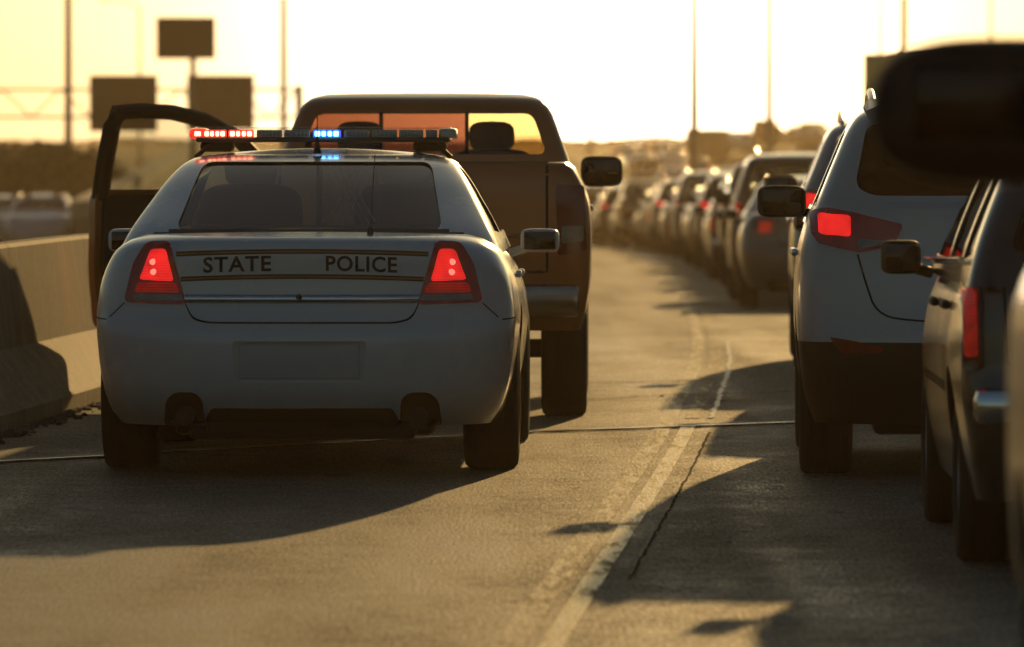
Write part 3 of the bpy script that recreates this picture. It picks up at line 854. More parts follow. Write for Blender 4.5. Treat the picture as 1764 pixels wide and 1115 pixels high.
# antennas
a1 = tube('roof_antenna', [(-.01, 1.95, 1.42), (-.01, 1.95, 1.445), (-.01, 1.95, 1.50)], .022, M_TRIM, pr, 14, .006)
tube('whip', [(-.01, 1.95, 1.49), (-.01, 1.97, 1.60)], .0022, M_TRIM, a1, 6)
a2 = tube('trunk_antenna', [(.29, .42, 1.06), (.29, .42, 1.08), (.29, .42, 1.10)], .018, M_TRIM, pr, 14, .006)
tube('whip', [(.29, .42, 1.09), (.31, .46, 1.42)], .002, M_TRIM, a2, 6)
# light bar
M_REDLED = mat('red_led', (1, .3, .2), .3, emit=(1.0, .30, .16), estr=14.0, var=.02)
M_BLUELED = mat('blue_led', (.3, .6, 1), .3, emit=(.16, .62, 1.0), estr=16.0, var=.02)
M_REDDOME = mat('lit_red_dome', (.4, .02, .02), .15, coat=1, emit=(1.0, .03, .02), estr=2.6, var=.1, scale=30)
M_BLUEDOME = mat('lit_blue_dome', (.02, .06, .5), .15, coat=1, emit=(.01, .10, 1.0), estr=3.6, var=.1, scale=30)
M_GREYDOME = mat('unlit_grey_module', (.34, .32, .29), .25, coat=1, var=.3, scale=20)
lbar = rbox('light_bar', (0, 2.45, 1.484), (1.19, .30, .024), mat('bar_tray', (.04, .04, .04), .4), pr, .01)
rbox('bar_lid', (0, 2.45, 1.537), (1.20, .29, .012), glass_mat('bar_lid_glass', (.8, .8, .78)), lbar, .005)
segs = [(-.505, .115, 'r'), (-.382, .125, 'r'), (-.25, .125, 'g'), (-.12, .125, 'g'), (0.02, .135, 'b'), (.16, .125, 'g'), (.29, .125, 'g'), (.415, .12, 'g'), (.51, .06, 'g')]
for cx, w_, t in segs:
    mm = {'r': M_REDDOME, 'b': M_BLUEDOME, 'g': M_GREYDOME}[t]
    md = rbox('light_module', (cx, 2.315, 1.512), (w_ - .006, .03, .036), mm, lbar, .006)
    if t in 'rb':
        n_ = 4
        for k in range(n_):
            rbox('led', (cx + (k - 1.5) * w_ * .215, 2.297, 1.512), (w_ * (.18 if k in (0, 3) else .14), .012, .024), M_REDLED if t == 'r' else M_BLUELED, md, .005)
    elif abs(cx) < .5:
        for k in range(6): rbox('reflector', (cx + (k - 2.5) * w_ * .14, 2.298, 1.512), (w_ * .1, .008, .02), mat('module_reflector', (.45, .43, .4), .25, metal=.7), md, .002)
for s in (-1, 1):
    ec = superell('end_cap', (s * .585, 2.45, 1.512), (.045, .15, .027), M_REDDOME if s < 0 else mat('clear_end_cap', (.65, .6, .5), .12, coat=1), lbar, .5, .45)
    if s < 0: rbox('led', (-.585, 2.305, 1.512), (.03, .012, .022), M_REDLED, ec, .004)
    rbox('bar_foot', (s * .50, 2.45, 1.452), (.16, .12, .05), M_TRIM, lbar, .02)
    tube('bar_strap', [(s * .53, 2.40, 1.465), (s * .60, 2.40, 1.40)], .012, M_TRIM, lbar)

# ------------------------------------------------------------------ the pickup in front of the police car, driver's door open
M_BUMP = mat('dull_chrome', (.42, .36, .30), .22, metal=.9)
def glow_brown(): return paint('glow_tinted_brown', (.58, .20, .06), .35, .35)  # brown paint, with the orange lens flare glow put into its colour
pick = dict(L=5.2, zb=.48, axles=(1.1, 4.25), wheel=(.375, .245, .785), arch=.06, flare=.012, Lr=.14, Lf=.5, p=4.0, nl=30, crown=.0, taper_r=.0,
    rear=[(.48, .06), (.7, .02), (1.0, .01), (1.28, .015), (1.365, .05)], front=[(.4, 0), (.8, 0), (1.0, -.05), (1.365, -.25)],
    w=[(.48, .87), (.6, .905), (.8, .925), (1.0, .93), (1.12, .922), (1.22, .895), (1.30, .855), (1.345, .825), (1.365, .79)],
    zt=[(0, 1.36), (2.2, 1.36), (2.36, 1.27), (3.9, 1.22), (4.9, 1.10), (5.2, 1.0)], bed=(.70, .09, 2.16, .80),
    gh=dict(z=(1.14, 1.735), rear=[(1.14, 2.34), (1.4, 2.37), (1.60, 2.43), (1.67, 2.47), (1.71, 2.53), (1.735, 2.68)], front=[(1.14, 4.3), (1.25, 4.12), (1.55, 3.65), (1.67, 3.44), (1.71, 3.34), (1.735, 3.18)],
        w=[(1.14, .87), (1.3, .825), (1.5, .757), (1.62, .712), (1.68, .675), (1.715, .63), (1.735, .56)], Lr=.2, Lf=.3, p=3.0, crown=.035,
        rear_win=[[(-.68, 1.40), (.68, 1.40), (.60, 1.625), (-.60, 1.625)]], front_win=[[(-.74, 1.27), (.74, 1.27), (.60, 1.65), (-.60, 1.65)]],
        side_win=[[(2.58, 1.28), (3.88, 1.28), (3.46, 1.60), (2.62, 1.64)]], inside=(.74, 2.45, 4.0, 1.20), seats=[2.75]),
    lamps=[([(.745, 1.25), (.885, 1.24), (.905, .90), (.755, .875)], M_REDLENS, [([(.77, 1.22), (.87, 1.21), (.885, 1.12), (.775, 1.12)], M_REDLENS), ([(.775, 1.03), (.885, 1.03), (.885, .95), (.775, .94)], M_CLRLENS)])],
    lamp_rnd=.02, body_cut=[prism([(2.5, .56), (3.78, .56), (3.78, 1.5), (2.5, 1.5)], 'x', -2, -.80)],
    cab_cut=[prism([(2.55, 1.1), (3.95, 1.1), (3.5, 1.62), (2.6, 1.65)], 'x', -2, -.55)], no_left_pane=True,
    rear_seams=[('tailgate_gap', [(-.70, 1.35), (-.70, .79), (.70, .79), (.70, 1.35)], .014)],
    side_seams=[('door_gap', [(2.45, .55), (2.45, 1.2)], .01, M_GAP)], handles=[(2.62, 1.1)],
    plate=(.66, 0, .31, .15), boxes=[('bumper', (0, -.07, .64), (1.74, .13, .17), M_BUMP, .03), ('step_pad', (0, -.07, .73), (.5, .12, .012), M_TRIM, .004),
        ('hitch', (0, -.02, .50), (.09, .25, .07), M_TRIM, .01), ('rear_axle', (0, 1.1, .36), (1.4, .10, .10), M_TRIM, .03), ('mud_guard', (.79, 1.5, .42), (.24, .02, .24), M_TRIM, .005), ('mud_guard', (-.79, 1.5, .42), (.24, .02, .24), M_TRIM, .005)],
    mirror=(.985, 3.72, 1.30, .24, .175), mirror_sides=(1,))
P_GLOWBROWN = glow_brown()
PK = vehicle('pickup_truck', 'brown pickup truck with orange glow in its paint colour and open driver door ahead of the police car', 'pickup', pick, P_GLOWBROWN, (-.517, 40.45, 0), .012, glass=M_CLEAR)
pk = PK['root']
for o_ in [c for c in pk.children if c.name.startswith('rear_window')]: bpy.data.objects.remove(o_)
for xa, xb, gm_ in ((-.70, -.24, M_SHEENTINT), (-.235, .235, M_SHEENTINT), (.24, .70, M_LIGHTPATCH)):  # pane split added so the right one carries the bright patch
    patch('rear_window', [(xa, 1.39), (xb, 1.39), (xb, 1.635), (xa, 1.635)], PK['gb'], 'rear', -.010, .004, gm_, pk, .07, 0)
for xa in (-.238, .238): rbox('window_divider', (xa, 2.41, 1.51), (.022, .02, .25), M_TRIM, pk, .004, rot=None)
rbox('brake_lamp', (0, 2.52, 1.685), (.30, .03, .03), M_REDLENS, pk, .008)
tg = patch('tailgate', [(-.685, .805), (.685, .805), (.685, 1.345), (-.685, 1.345)], PK['bv'], 'rear', .008, .01, P_GLOWBROWN, pk, .06, .02)
rbox('tailgate_handle', (0, -.012, 1.22), (.26, .03, .08), M_TRIM, tg, .012)
rbox('tailgate_crease', (0, -.002, .98), (1.2, .02, .02), P_GLOWBROWN, tg, .008)
# the open door: hinge at its front edge, u runs from hinge to latch
TH = R(64); HX, HY = -.90, 3.80
def door_pt(u, t, z):
    lean = max(0, z - 1.15) * .34            # the window frame leans in over the cabin
    du, dn = Vector((-math.sin(TH), -math.cos(TH))), Vector((-math.cos(TH), math.sin(TH)))
    p = Vector((HX, HY)) + du * u + dn * (t - lean)
    return (p.x, p.y, z)
def door_piece(name, poly, t0, t1, m, parent, hole=None, res=.08):
    poly = rc(poly, .07); v2, f2 = flat_tri(poly, res)
    keep = [f for f in f2 if hole is None or not inside(hole, sum(v2[i][0] for i in f) / 3, sum(v2[i][1] for i in f) / 3)]
    vs = [door_pt(p[0], t1, p[1]) for p in v2] + [door_pt(p[0], t0, p[1]) for p in v2]; k = len(v2); fs = []; ed = set()
    for f in keep:
        fs += [tuple(f), tuple(i + k for i in f[::-1])]
        for i in range(3): ed.add((f[i], f[(i + 1) % 3]))
    for a, b in ed:
        if (b, a) not in ed: fs.append((b, a, a + k, b + k))
    return mesh_obj(name, vs, fs, m, parent, True, 35, recalc=True)
dr = door_piece('door', [(.02, .44), (1.10, .40), (1.13, .75), (1.12, 1.2), (.0, 1.2), (-.02, .8)], -.06, .03, P_GLOWBROWN, pk)
door_piece('door_trim', [(.06, .50), (1.06, .48), (1.09, .75), (1.08, 1.17), (.05, 1.17), (.04, .8)], -.085, -.06, mat('door_card', (.03, .027, .024), .8), dr)
def frame_bar(pts, r):
    bm = bmesh.new(); bm_tube(bm, [door_pt(u, -.02, z) for u, z in pts], r, 10); bm_obj('window_frame', bm, M_TRIM, dr)
frame_bar([(1.075, 1.15), (1.075, 1.35), (1.06, 1.55), (1.03, 1.635)], .052)
frame_bar([(1.06, 1.63), (.90, 1.645), (.70, 1.635), (.50, 1.59), (.28, 1.49), (.10, 1.34), (.0, 1.18)], .045)
door_piece('door_glass', [(.04, 1.16), (1.07, 1.16), (1.05, 1.60), (.62, 1.62), (.35, 1.51)], -.012, -.006, M_CLEAR, dr)
door_mirror(dr, door_pt(.10, .10, 1.28), (.12, .17, .17), -1, M_TRIM, door_pt(.06, .0, 1.22))

# ------------------------------------------------------------------ the near vehicles of the queue on the other side of the line
def suv_spec():
    return dict(L=4.4, zb=.24, axles=(.85, 3.49), wheel=(.345, .235, .777), arch=.055, flare=.01, Lr=.42, Lf=.6, p=2.6, nl=36, crown=.0,
    rear=[(.24, .14), (.35, .06), (.5, .012), (.60, 0), (.66, .012), (.75, .03), (.9, .05), (1.05, .07), (1.18, .09), (1.22, .14)], front=[(.2, -.1), (.4, 0), (.7, 0), (1.22, -.35)],
    w=[(.24, .84), (.4, .885), (.6, .903), (.8, .908), (1.0, .895), (1.1, .872), (1.18, .842), (1.22, .80)],
    zt=[(0, 1.215), (1.5, 1.20), (3.2, 1.12), (4.1, .95), (4.4, .85)],
    gh=dict(z=(1.10, 1.632), rear=[(1.10, .13), (1.20, .145), (1.25, .17), (1.4, .27), (1.55, .39), (1.60, .45), (1.632, .6)], front=[(1.10, 3.6), (1.3, 3.1), (1.5, 2.6), (1.6, 2.25), (1.632, 2.1)],
        w=[(1.10, .862), (1.25, .80), (1.4, .738), (1.55, .668), (1.60, .625), (1.632, .55)], Lr=.34, Lf=.5, p=2.8, crown=.03,
        rear_win=[[(-.655, 1.28), (-.58, 1.24), (.58, 1.24), (.655, 1.28), (.60, 1.555), (-.60, 1.555)]], front_win=[[(-.74, 1.16), (.74, 1.16), (.58, 1.57), (-.58, 1.57)]],
        side_win=[[(1.95, 1.18), (3.2, 1.18), (2.6, 1.50), (1.95, 1.545)], [(.85, 1.21), (1.85, 1.18), (1.85, 1.545), (1.0, 1.50)]], inside=(.72, .3, 3.2, 1.13), seats=[1.3, 2.3]),
    lamps=[([(.845, 1.165), (.78, 1.185), (.64, 1.16), (.445, 1.115), (.485, 1.02), (.645, .992), (.81, 1.03), (.84, 1.08)], M_GLOW,
            [([(.805, 1.158), (.67, 1.15), (.67, 1.06), (.80, 1.07)], M_LIT2), ([(.635, 1.05), (.52, 1.04), (.515, 1.028), (.64, 1.005)], M_CLRLENS)]),
           ([(.765, .625), (.53, .585), (.53, .56), (.71, .555)], M_REDLENS, [], 'reflector')], lamp_rnd=.02,
    clad_z=.60,
    rear_seams=[('tailgate_gap', smooth_line([(.645, .985), (.61, .86), (.565, .73), (.44, .695), (0, .69), (-.44, .695), (-.565, .73), (-.61, .86), (-.645, .985)], 2), .009)],
    side_seams=[('door_gap', [(1.05, .62), (.98, 1.15)], .008, M_GAP), ('door_gap', [(1.9, .34), (1.9, 1.15)], .008, M_GAP), ('door_gap', [(3.0, .34), (3.0, 1.1)], .008, M_GAP)],
    rails=[('roof_rail', [(.57, .70, 1.63), (.57, .80, 1.655), (.57, 1.1, 1.685), (.57, 1.4, 1.70), (.57, 1.75, 1.69), (.57, 2.1, 1.64)], .018)],
    handles=[(1.15, .98), (2.1, .97)], handle_mat=M_CHROME, plate=(.86, 0, .31, .15),
    mirror=(.965, 2.6, 1.195, .23, .15))
P_SUV = paint('pearl_white', (.55, .58, .58), .1, .3)
SV = vehicle('crossover_car', 'pearl white crossover with one lit tail light beside the yellow line', 'car', suv_spec(), P_SUV, (2.15, 33.55, 0), .03, 'vehicles queueing in the right-hand lane', glass=M_PRIV)
patch('roof_spoiler', [(-.60, 1.575), (.60, 1.575), (.57, 1.635), (-.57, 1.635)], SV['gb'], 'rear', .05, .06, P_SUV, SV['root'], .08, .02)

def wagon_spec():
    return dict(L=4.5, zb=.24, axles=(.9, 3.65), wheel=(.32, .21, .765), arch=.05, flare=.012, Lr=.30, Lf=.6, p=3.0, nl=34, crown=.0,
    rear=[(.24, .12), (.35, .05), (.5, .01), (.60, .0), (.70, .02), (.9, .03), (1.02, .06), (1.07, .12)], front=[(.2, -.1), (.4, 0), (.7, 0), (1.07, -.3)],
    w=[(.24, .83), (.4, .862), (.6, .885), (.75, .89), (.9, .878), (1.0, .85), (1.05, .82), (1.07, .79)],
    zt=[(0, 1.065), (1.5, 1.05), (3.2, 1.0), (4.1, .88), (4.5, .76)],
    gh=dict(z=(.98, 1.492), rear=[(.98, .06), (1.1, .12), (1.3, .27), (1.42, .40), (1.47, .5), (1.492, .65)], front=[(.98, 3.7), (1.15, 3.3), (1.35, 2.8), (1.47, 2.4), (1.492, 2.25)],
        w=[(.98, .86), (1.05, .845), (1.25, .775), (1.40, .70), (1.47, .64), (1.492, .57)], Lr=.24, Lf=.5, p=3.2, crown=.03,
        rear_win=[[(-.72, 1.10), (.72, 1.10), (.60, 1.42), (-.60, 1.42)]], front_win=[[(-.74, 1.05), (.74, 1.05), (.58, 1.44), (-.58, 1.44)]],
        side_win=[[(2.05, 1.05), (3.25, 1.05), (2.68, 1.40), (2.05, 1.43)], [(1.1, 1.06), (1.95, 1.05), (1.95, 1.43), (1.1, 1.42)], [(.45, 1.09), (1.0, 1.06), (1.0, 1.42), (.66, 1.38)]], inside=(.72, .25, 3.3, 1.02), seats=[1.4, 2.4]),
    lamps=[([(.868, .985), (.815, .985), (.81, .70), (.866, .69)], M_DKRED, [([(.86, .97), (.825, .97), (.82, .74), (.858, .74)], M_DIM)])], lamp_rnd=.015,
    rear_seams=[('tailgate_gap', [(-.74, 1.0), (-.73, .72), (-.68, .68), (.68, .68), (.73, .72), (.74, 1.0)], .009)],
    side_seams=[('door_gap', [(2.0, .34), (2.0, 1.02)], .008, M_GAP), ('door_gap', [(3.1, .34), (3.1, 1.0)], .008, M_GAP), ('door_gap', [(1.15, .7), (1.0, 1.0)], .008, M_GAP), ('chrome_strip', [(.5, .585), (.52, .585)], .03, M_CHROME), ('chrome_strip', [(1.35, .60), (3.2, .60)], .035, M_CHROME)],
    rails=[('roof_rail', [(.59, .72, 1.48), (.59, .82, 1.505), (.59, 1.15, 1.54), (.59, 1.5, 1.555), (.59, 1.9, 1.54), (.59, 2.3, 1.49)], .018)],
    handles=[(1.2, .90), (2.2, .89)], handle_mat=M_TRIM, plate=(.80, 0, .31, .15),
    boxes=[('bumper', (0, .03, .575), (1.70, .16, .13), M_CHROME, .04)],
    mirror=(.985, 3.0, 1.04, .155, .13))
P_SIL = paint('grey_silver', (.07, .085, .09), .7, .18)
WG = vehicle('station_wagon', 'grey silver wagon with chrome bumper close behind the white crossover', 'car', wagon_spec(), P_SIL, (2.43, 26.4, 0), .012, 'vehicles queueing in the right-hand lane', glass=M_PRIV)
wp = tube('rear_wiper', [(-.10, .055, 1.10), (-.30, .095, 1.16), (-.50, .11, 1.17)], .009, M_TRIM, WG['root'])
superell('wiper_pivot', (-.10, .075, 1.10), (.03, .03, .025), M_TRIM, wp, .8, .8, 10, 6)
for sx in (-1, 1): tube('window_trim', [(sx * .875, 3.3, 1.03), (sx * .873, 2.0, 1.045), (sx * .865, .6, 1.07)], .012, M_CHROME, WG['root'])

# big dark truck closest to the camera: only its front corner and tow mirror reach into the frame
big = dict(L=5.9, zb=.50, axles=(1.25, 4.85), wheel=(.41, .28, .84), arch=.06, flare=.012, Lr=.14, Lf=.38, p=3.4, nl=30, crown=.03, taper_r=0, taper_f=.01,
    rear=[(.5, .05), (.8, .0), (1.40, .02), (1.46, .06)], front=[(.5, 0), (1.0, 0), (1.2, -.02), (1.46, -.16)],
    w=[(.5, .94), (.7, .985), (1.0, 1.0), (1.2, .995), (1.30, .97), (1.38, .93), (1.43, .88), (1.46, .82)],
    zt=[(0, 1.46), (2.3, 1.46), (2.5, 1.38), (4.2, 1.38), (5.2, 1.375), (5.9, 1.33)], bed=(.74, .09, 2.26, .85),
    gh=dict(z=(1.24, 1.90), rear=[(1.24, 2.45), (1.6, 2.5), (1.82, 2.6), (1.90, 2.9)], front=[(1.24, 4.55), (1.5, 4.15), (1.8, 3.6), (1.90, 3.2)],
        w=[(1.24, .95), (1.5, .87), (1.75, .77), (1.86, .70), (1.90, .6)], Lr=.15, Lf=.45, p=3.6, crown=.04,
        rear_win=[[(-.72, 1.5), (.72, 1.5), (.62, 1.78), (-.62, 1.78)]], front_win=[[(-.82, 1.4), (.82, 1.4), (.64, 1.82), (-.64, 1.82)]],
        side_win=[[(2.75, 1.4), (4.1, 1.4), (3.6, 1.77), (2.8, 1.80)]], inside=(.8, 2.55, 4.2, 1.32), seats=[3.0]),
    lamps=[([(.80, 1.35), (.95, 1.34), (.96, .95), (.81, .95)], M_DKRED, [])], side_seams=[('door_gap', [(2.6, .6), (2.6, 1.3)], .01, M_GAP), ('door_gap', [(4.15, .6), (4.15, 1.3)], .01, M_GAP)],
    handles=[(2.75, 1.2)], boxes=[('bumper', (0, 5.92, .68), (1.8, .16, .26), M_BUMP, .05), ('bumper', (0, -.07, .68), (1.8, .14, .2), M_BUMP, .04)])
P_BLK = paint('dark_olive_grey', (.035, .034, .028), .2, .3)
BT = vehicle('heavy_pickup', 'dark heavy pickup at the frame edge with its big black tow mirror', 'pickup', big, P_BLK, (1.86, 9.7, 0), .02, 'vehicles queueing in the right-hand lane', glass=M_PRIV)
tm = superell('mirror', (-1.05, 4.30, 1.545), (.245, .10, .135), M_TRIM, BT['root'], .70, .6, 48, 30)
rbox('mirror_glass', (-1.10, 4.212, 1.56), (.24, .03, .14), mat('dark_mirror_glass', (.05, .04, .035), .10, metal=1.0), tm, .03)
for z in (1.50, 1.56): tube('mirror_arm', [(-1.10, 4.32, z), (-.93, 4.34, z - .06)], .018, M_TRIM, tm)

# ------------------------------------------------------------------ the rest of the queue, each a vehicle of its own
def sedan_spec():
    S = dict(police); S.update(body_cut=[], bulbs=[], wheel=(.325, .22, .80), nl=26, mirror=(.98, 3.5, 1.0, .17, .12), handles=[(2.55, .86), (1.62, .87)], plate=(.52, 0, .31, .15))
    S['gh'] = dict(police['gh'], seats=[1.9, 2.9]); S['w'] = [(z, w * .965) for z, w in police['w']]
    S['lamps'] = [([(.50, .98), (.74, .98), (.77, .80), (.50, .80)], M_DKRED, [([(.56, .95), (.68, .95), (.69, .83), (.56, .83)], M_LITF)])]
    S['rear_panels'] = [('lower_valance', [(-.6, .22), (.6, .22), (.62, .32), (-.62, .32)], M_TRIM, .004, .03)]
    S['rails'] = [('roof_moulding', [(.60, 1.45, 1.345), (.595, 1.65, 1.385), (.59, 1.9, 1.412), (.59, 2.3, 1.425), (.59, 2.8, 1.415), (.57, 3.1, 1.39)], .013)]
    S['rear_seams'] = [('trunk_gap', [(-.50, 1.03), (-.48, .70), (.48, .70), (.50, 1.03)], .01)]
    return S
def van_spec():
    S = suv_spec(); S.update(L=4.9, axles=(.95, 3.95), clad_z=.36)
    S['gh'] = dict(S['gh'], z=(1.10, 1.74), rear=[(1.10, .12), (1.22, .135), (1.4, .17), (1.62, .26), (1.70, .34), (1.74, .5)], front=[(1.10, 4.3), (1.3, 3.8), (1.55, 3.2), (1.7, 2.7), (1.74, 2.5)],
        w=[(1.10, .862), (1.3, .81), (1.5, .75), (1.66, .69), (1.71, .64), (1.74, .56)], rear_win=[[(-.66, 1.24), (.66, 1.24), (.62, 1.62), (-.62, 1.62)]],
        side_win=[[(2.5, 1.2), (3.8, 1.18), (3.1, 1.58), (2.5, 1.62)], [(1.3, 1.2), (2.4, 1.2), (2.4, 1.62), (1.3, 1.61)], [(.55, 1.22), (1.2, 1.2), (1.2, 1.61), (.62, 1.58)]], seats=[1.4, 2.9], inside=(.72, .3, 3.8, 1.13))
    S['lamps'] = [([(.76, 1.36), (.845, 1.20), (.84, .95), (.74, .95)], M_DKRED, [([(.77, 1.18), (.825, 1.17), (.82, 1.02), (.765, 1.02)], M_LITF)])]
    S['mirror'] = (.96, 3.4, 1.2, .2, .16); S['rails'] = [('roof_rail', [(.57, .65, 1.74), (.57, .8, 1.77), (.57, 1.2, 1.81), (.57, 1.6, 1.82), (.57, 2.1, 1.80), (.57, 2.6, 1.745)], .018)]
    return S
def qpick_spec():
    S = dict(pick); S.update(body_cut=[], cab_cut=[], no_left_pane=False, mirror_sides=(-1, 1)); return S
SPECS = {'sedan': sedan_spec, 'crossover': suv_spec, 'minivan': van_spec, 'hatchback': wagon_spec, 'pickup': qpick_spec}
PAINTS = {'dark blue': ((.03, .05, .10), .3), 'silver': ((.42, .43, .42), .6), 'black': ((.02, .02, .02), .1), 'white': ((.62, .63, .62), .0), 'dark red': ((.16, .02, .015), .2),
          'beige': ((.36, .29, .20), .4), 'grey': ((.16, .16, .16), .5), 'brown': ((.13, .07, .035), .3)}
PROTO = {}
def copy_tree(o, parent=None):
    c = o.copy(); COL.objects.link(c); c.parent = parent
    for ch in list(o.children): copy_tree(ch, c)
    return c
def repaint(o, old, new):
    for sl in o.material_slots:
        if sl.material == old: sl.link = 'OBJECT'; sl.material = new
    for ch in o.children: repaint(ch, old, new)
NAMES = {'sedan': 'sedan_car', 'crossover': 'crossover_car', 'minivan': 'minivan', 'hatchback': 'hatchback_car', 'pickup': 'pickup_truck'}
def spawn(kind, colour, loc, heading, label, group):
    col, met = PAINTS[colour]; pm = paint(colour.replace(' ', '_'), col, met)
    cat = {'minivan': 'van', 'pickup': 'pickup'}.get(kind, 'car')
    if kind not in PROTO:
        P = vehicle(NAMES[kind], label, cat, SPECS[kind](), pm, loc, heading, group)
        PROTO[kind] = (P['root'], pm); return P['root']
    src, om = PROTO[kind]; r = copy_tree(src); r.name = NAMES[kind]
    r.location = loc; r.rotation_euler = (0, 0, -heading); tag(r, label, cat, group); repaint(r, om, pm)
    return r
ORD = 'first second third fourth fifth sixth seventh eighth ninth tenth eleventh twelfth thirteenth fourteenth fifteenth sixteenth seventeenth eighteenth nineteenth twentieth twenty-first twenty-second twenty-third twenty-fourth twenty-fifth twenty-sixth twenty-seventh twenty-eighth'.split()
SEQ = [('sedan', 'grey'), ('crossover', 'silver'), ('sedan', 'grey'), ('minivan', 'brown'), ('sedan', 'dark red'), ('pickup', 'black'), ('hatchback', 'brown'), ('sedan', 'dark blue'), ('crossover', 'beige'), ('sedan', 'dark red'), ('sedan', 'brown'), ('minivan', 'grey'), ('sedan', 'dark red'), ('crossover', 'black'), ('hatchback', 'beige'), ('sedan', 'brown'), ('pickup', 'dark red'), ('sedan', 'silver'), ('crossover', 'brown'), ('sedan', 'dark red'), ('minivan', 'dark blue'), ('sedan', 'black'), ('hatchback', 'brown'), ('sedan', 'dark red')]
yq = 43.0
for k, (kind, colour) in enumerate(SEQ):
    half = .93 if kind == 'pickup' else .905
    rear_y = yq - 1.0
    if k == 0: left = 1.68
    else: left = LINE(yq) + .47 + random.uniform(-.12, .12)
    hd = (LINE(yq + 3) - LINE(yq - 1)) / 4 + random.uniform(-.006, .006)
    spawn(kind, colour, (left + half, rear_y, PROF(yq)), hd, f'{colour} {kind}, {ORD[k]} vehicle in the queue ahead of the white crossover', 'vehicles queueing in the right-hand lane')
    yq += random.uniform(7.6, 8.9) if k != 1 else 33.0

# ------------------------------------------------------------------ beyond: side road, far cars, poles, signs, trees
def at(px, py, Z): return ((px - 882) / FPX * Z, Z, CAMH - (py - HORIZ) / FPX * Z)
M_ROAD2 = M_ROAD
def strip(name, pts, w, label):
    vs = []
    for k, (x, y) in enumerate(pts):
        for t in range(5):
            xx = x + w * (t / 4 - .5); vs.append((xx, y, max(ground_z(x - w / 2, y), ground_z(x + w / 2, y), ground_z(x, y)) + .10))
    fs = [(5 * k + t, 5 * k + t + 1, 5 * k + t + 6, 5 * k + t + 5) for k in range(len(pts) - 1) for t in range(4)]
    return tag(mesh_obj(name, vs, fs, M_ROAD2, None, True, 180), label, kind='structure')
f1 = pchip([(200, 14.0), (260, 13.0), (330, 10.5), (420, 9.0), (520, 7.8), (640, 6.5)])
strip('side_road', [(f1(y), y) for y in range(200, 641, 10)], 5.0, 'pale side road climbing away beyond the queue')
strip('opposite_road', [(-12.5 - (y - 205) * .045, y) for y in range(60, 520, 10)], 6.0, 'opposite carriageway beyond the grassy median')
far = [(('sedan', 'crossover', 'hatchback')[i % 3], c, f1(y) + dx, y, .0, f'{c} car on the side road beyond the queue, {ORD[i]} from the near end') for i, (c, y, dx) in enumerate([('white', 268, -1.2), ('brown', 290, .9), ('beige', 312, -1.0), ('silver', 333, 1.0), ('dark red', 352, -1.1), ('white', 374, .8), ('beige', 396, -1.0), ('silver', 420, 1.0), ('brown', 446, -.9), ('white', 470, .9)])] + [
       ('sedan', 'white', -12.3, 205, math.pi, 'white sedan coming the other way beyond the concrete barrier'), ('sedan', 'silver', -13.9, 213, math.pi, 'silver sedan coming the other way at the left edge of the photo')]
for kind, colour, x, y, hd, lab in far:
    z = ground_z(x, y) + .11
    spawn(kind, colour, (x, y, z), hd, lab, 'cars on the far roads')
row = [(1046, 470), (1078, 520), (1096, 560), (1112, 500), (1140, 540), (1158, 580), (1166, 510), (1208, 560), (1280, 520), (1338, 560), (1372, 590), (1392, 540), (1415, 600)]
cl = ['white', 'silver', 'beige', 'white', 'silver', 'grey', 'white', 'dark blue', 'silver', 'white', 'beige', 'silver', 'white']
for k, (px, y) in enumerate(row):
    x = (px - 882) / FPX * y
    spawn(('sedan', 'crossover', 'hatchback')[k % 3], cl[k], (x, y, ground_z(x, y) + .02), random.uniform(-.25, .25), f'small {cl[k]} car glinting below the skyline, {ORD[k]} from the pickup rightward', 'glinting cars below the skyline')

def box_truck(x, y, h, w, label, m):
    z = ground_z(x, y); r = empty('box_truck', (x, y, z)); tag(r, label, 'truck')
    rbox('cargo_box', (0, 2.2, .75 + (h - .75) / 2), (w, 4.4, h - .75), m, r, .04)
    for s in (-1, 1): rbox('rear_door', (s * w * .24, -.02, .75 + (h - .75) / 2), (w * .44, .04, h - .95), m, r, .01)
    rbox('cab', (0, 5.2, 1.2), (w * .85, 1.6, 1.5), m, r, .15); rbox('chassis', (0, 2.8, .62), (w * .8, 6, .2), M_TRIM, r, .02)
    for s in (-1, 1):
        wheel(r, s * w * .4, 1.0, .42, .28, s); wheel(r, s * w * .4, 5.0, .42, .28, s)
TX1 = at(1219, 240, 480); TX2 = at(1322, 240, 520)
box_truck(*TX1[:2], max(1.7, 1.95 - ground_z(*TX1[:2])), 2.6, 'tan box truck standing tall on the skyline above the queue', mat('box_tan', (.20, .12, .07), .5))
box_truck(*TX2[:2], max(1.6, 1.5 - ground_z(*TX2[:2])), 1.8, 'brown box truck on the skyline near the poles', mat('box_brown', (.10, .05, .025), .5))

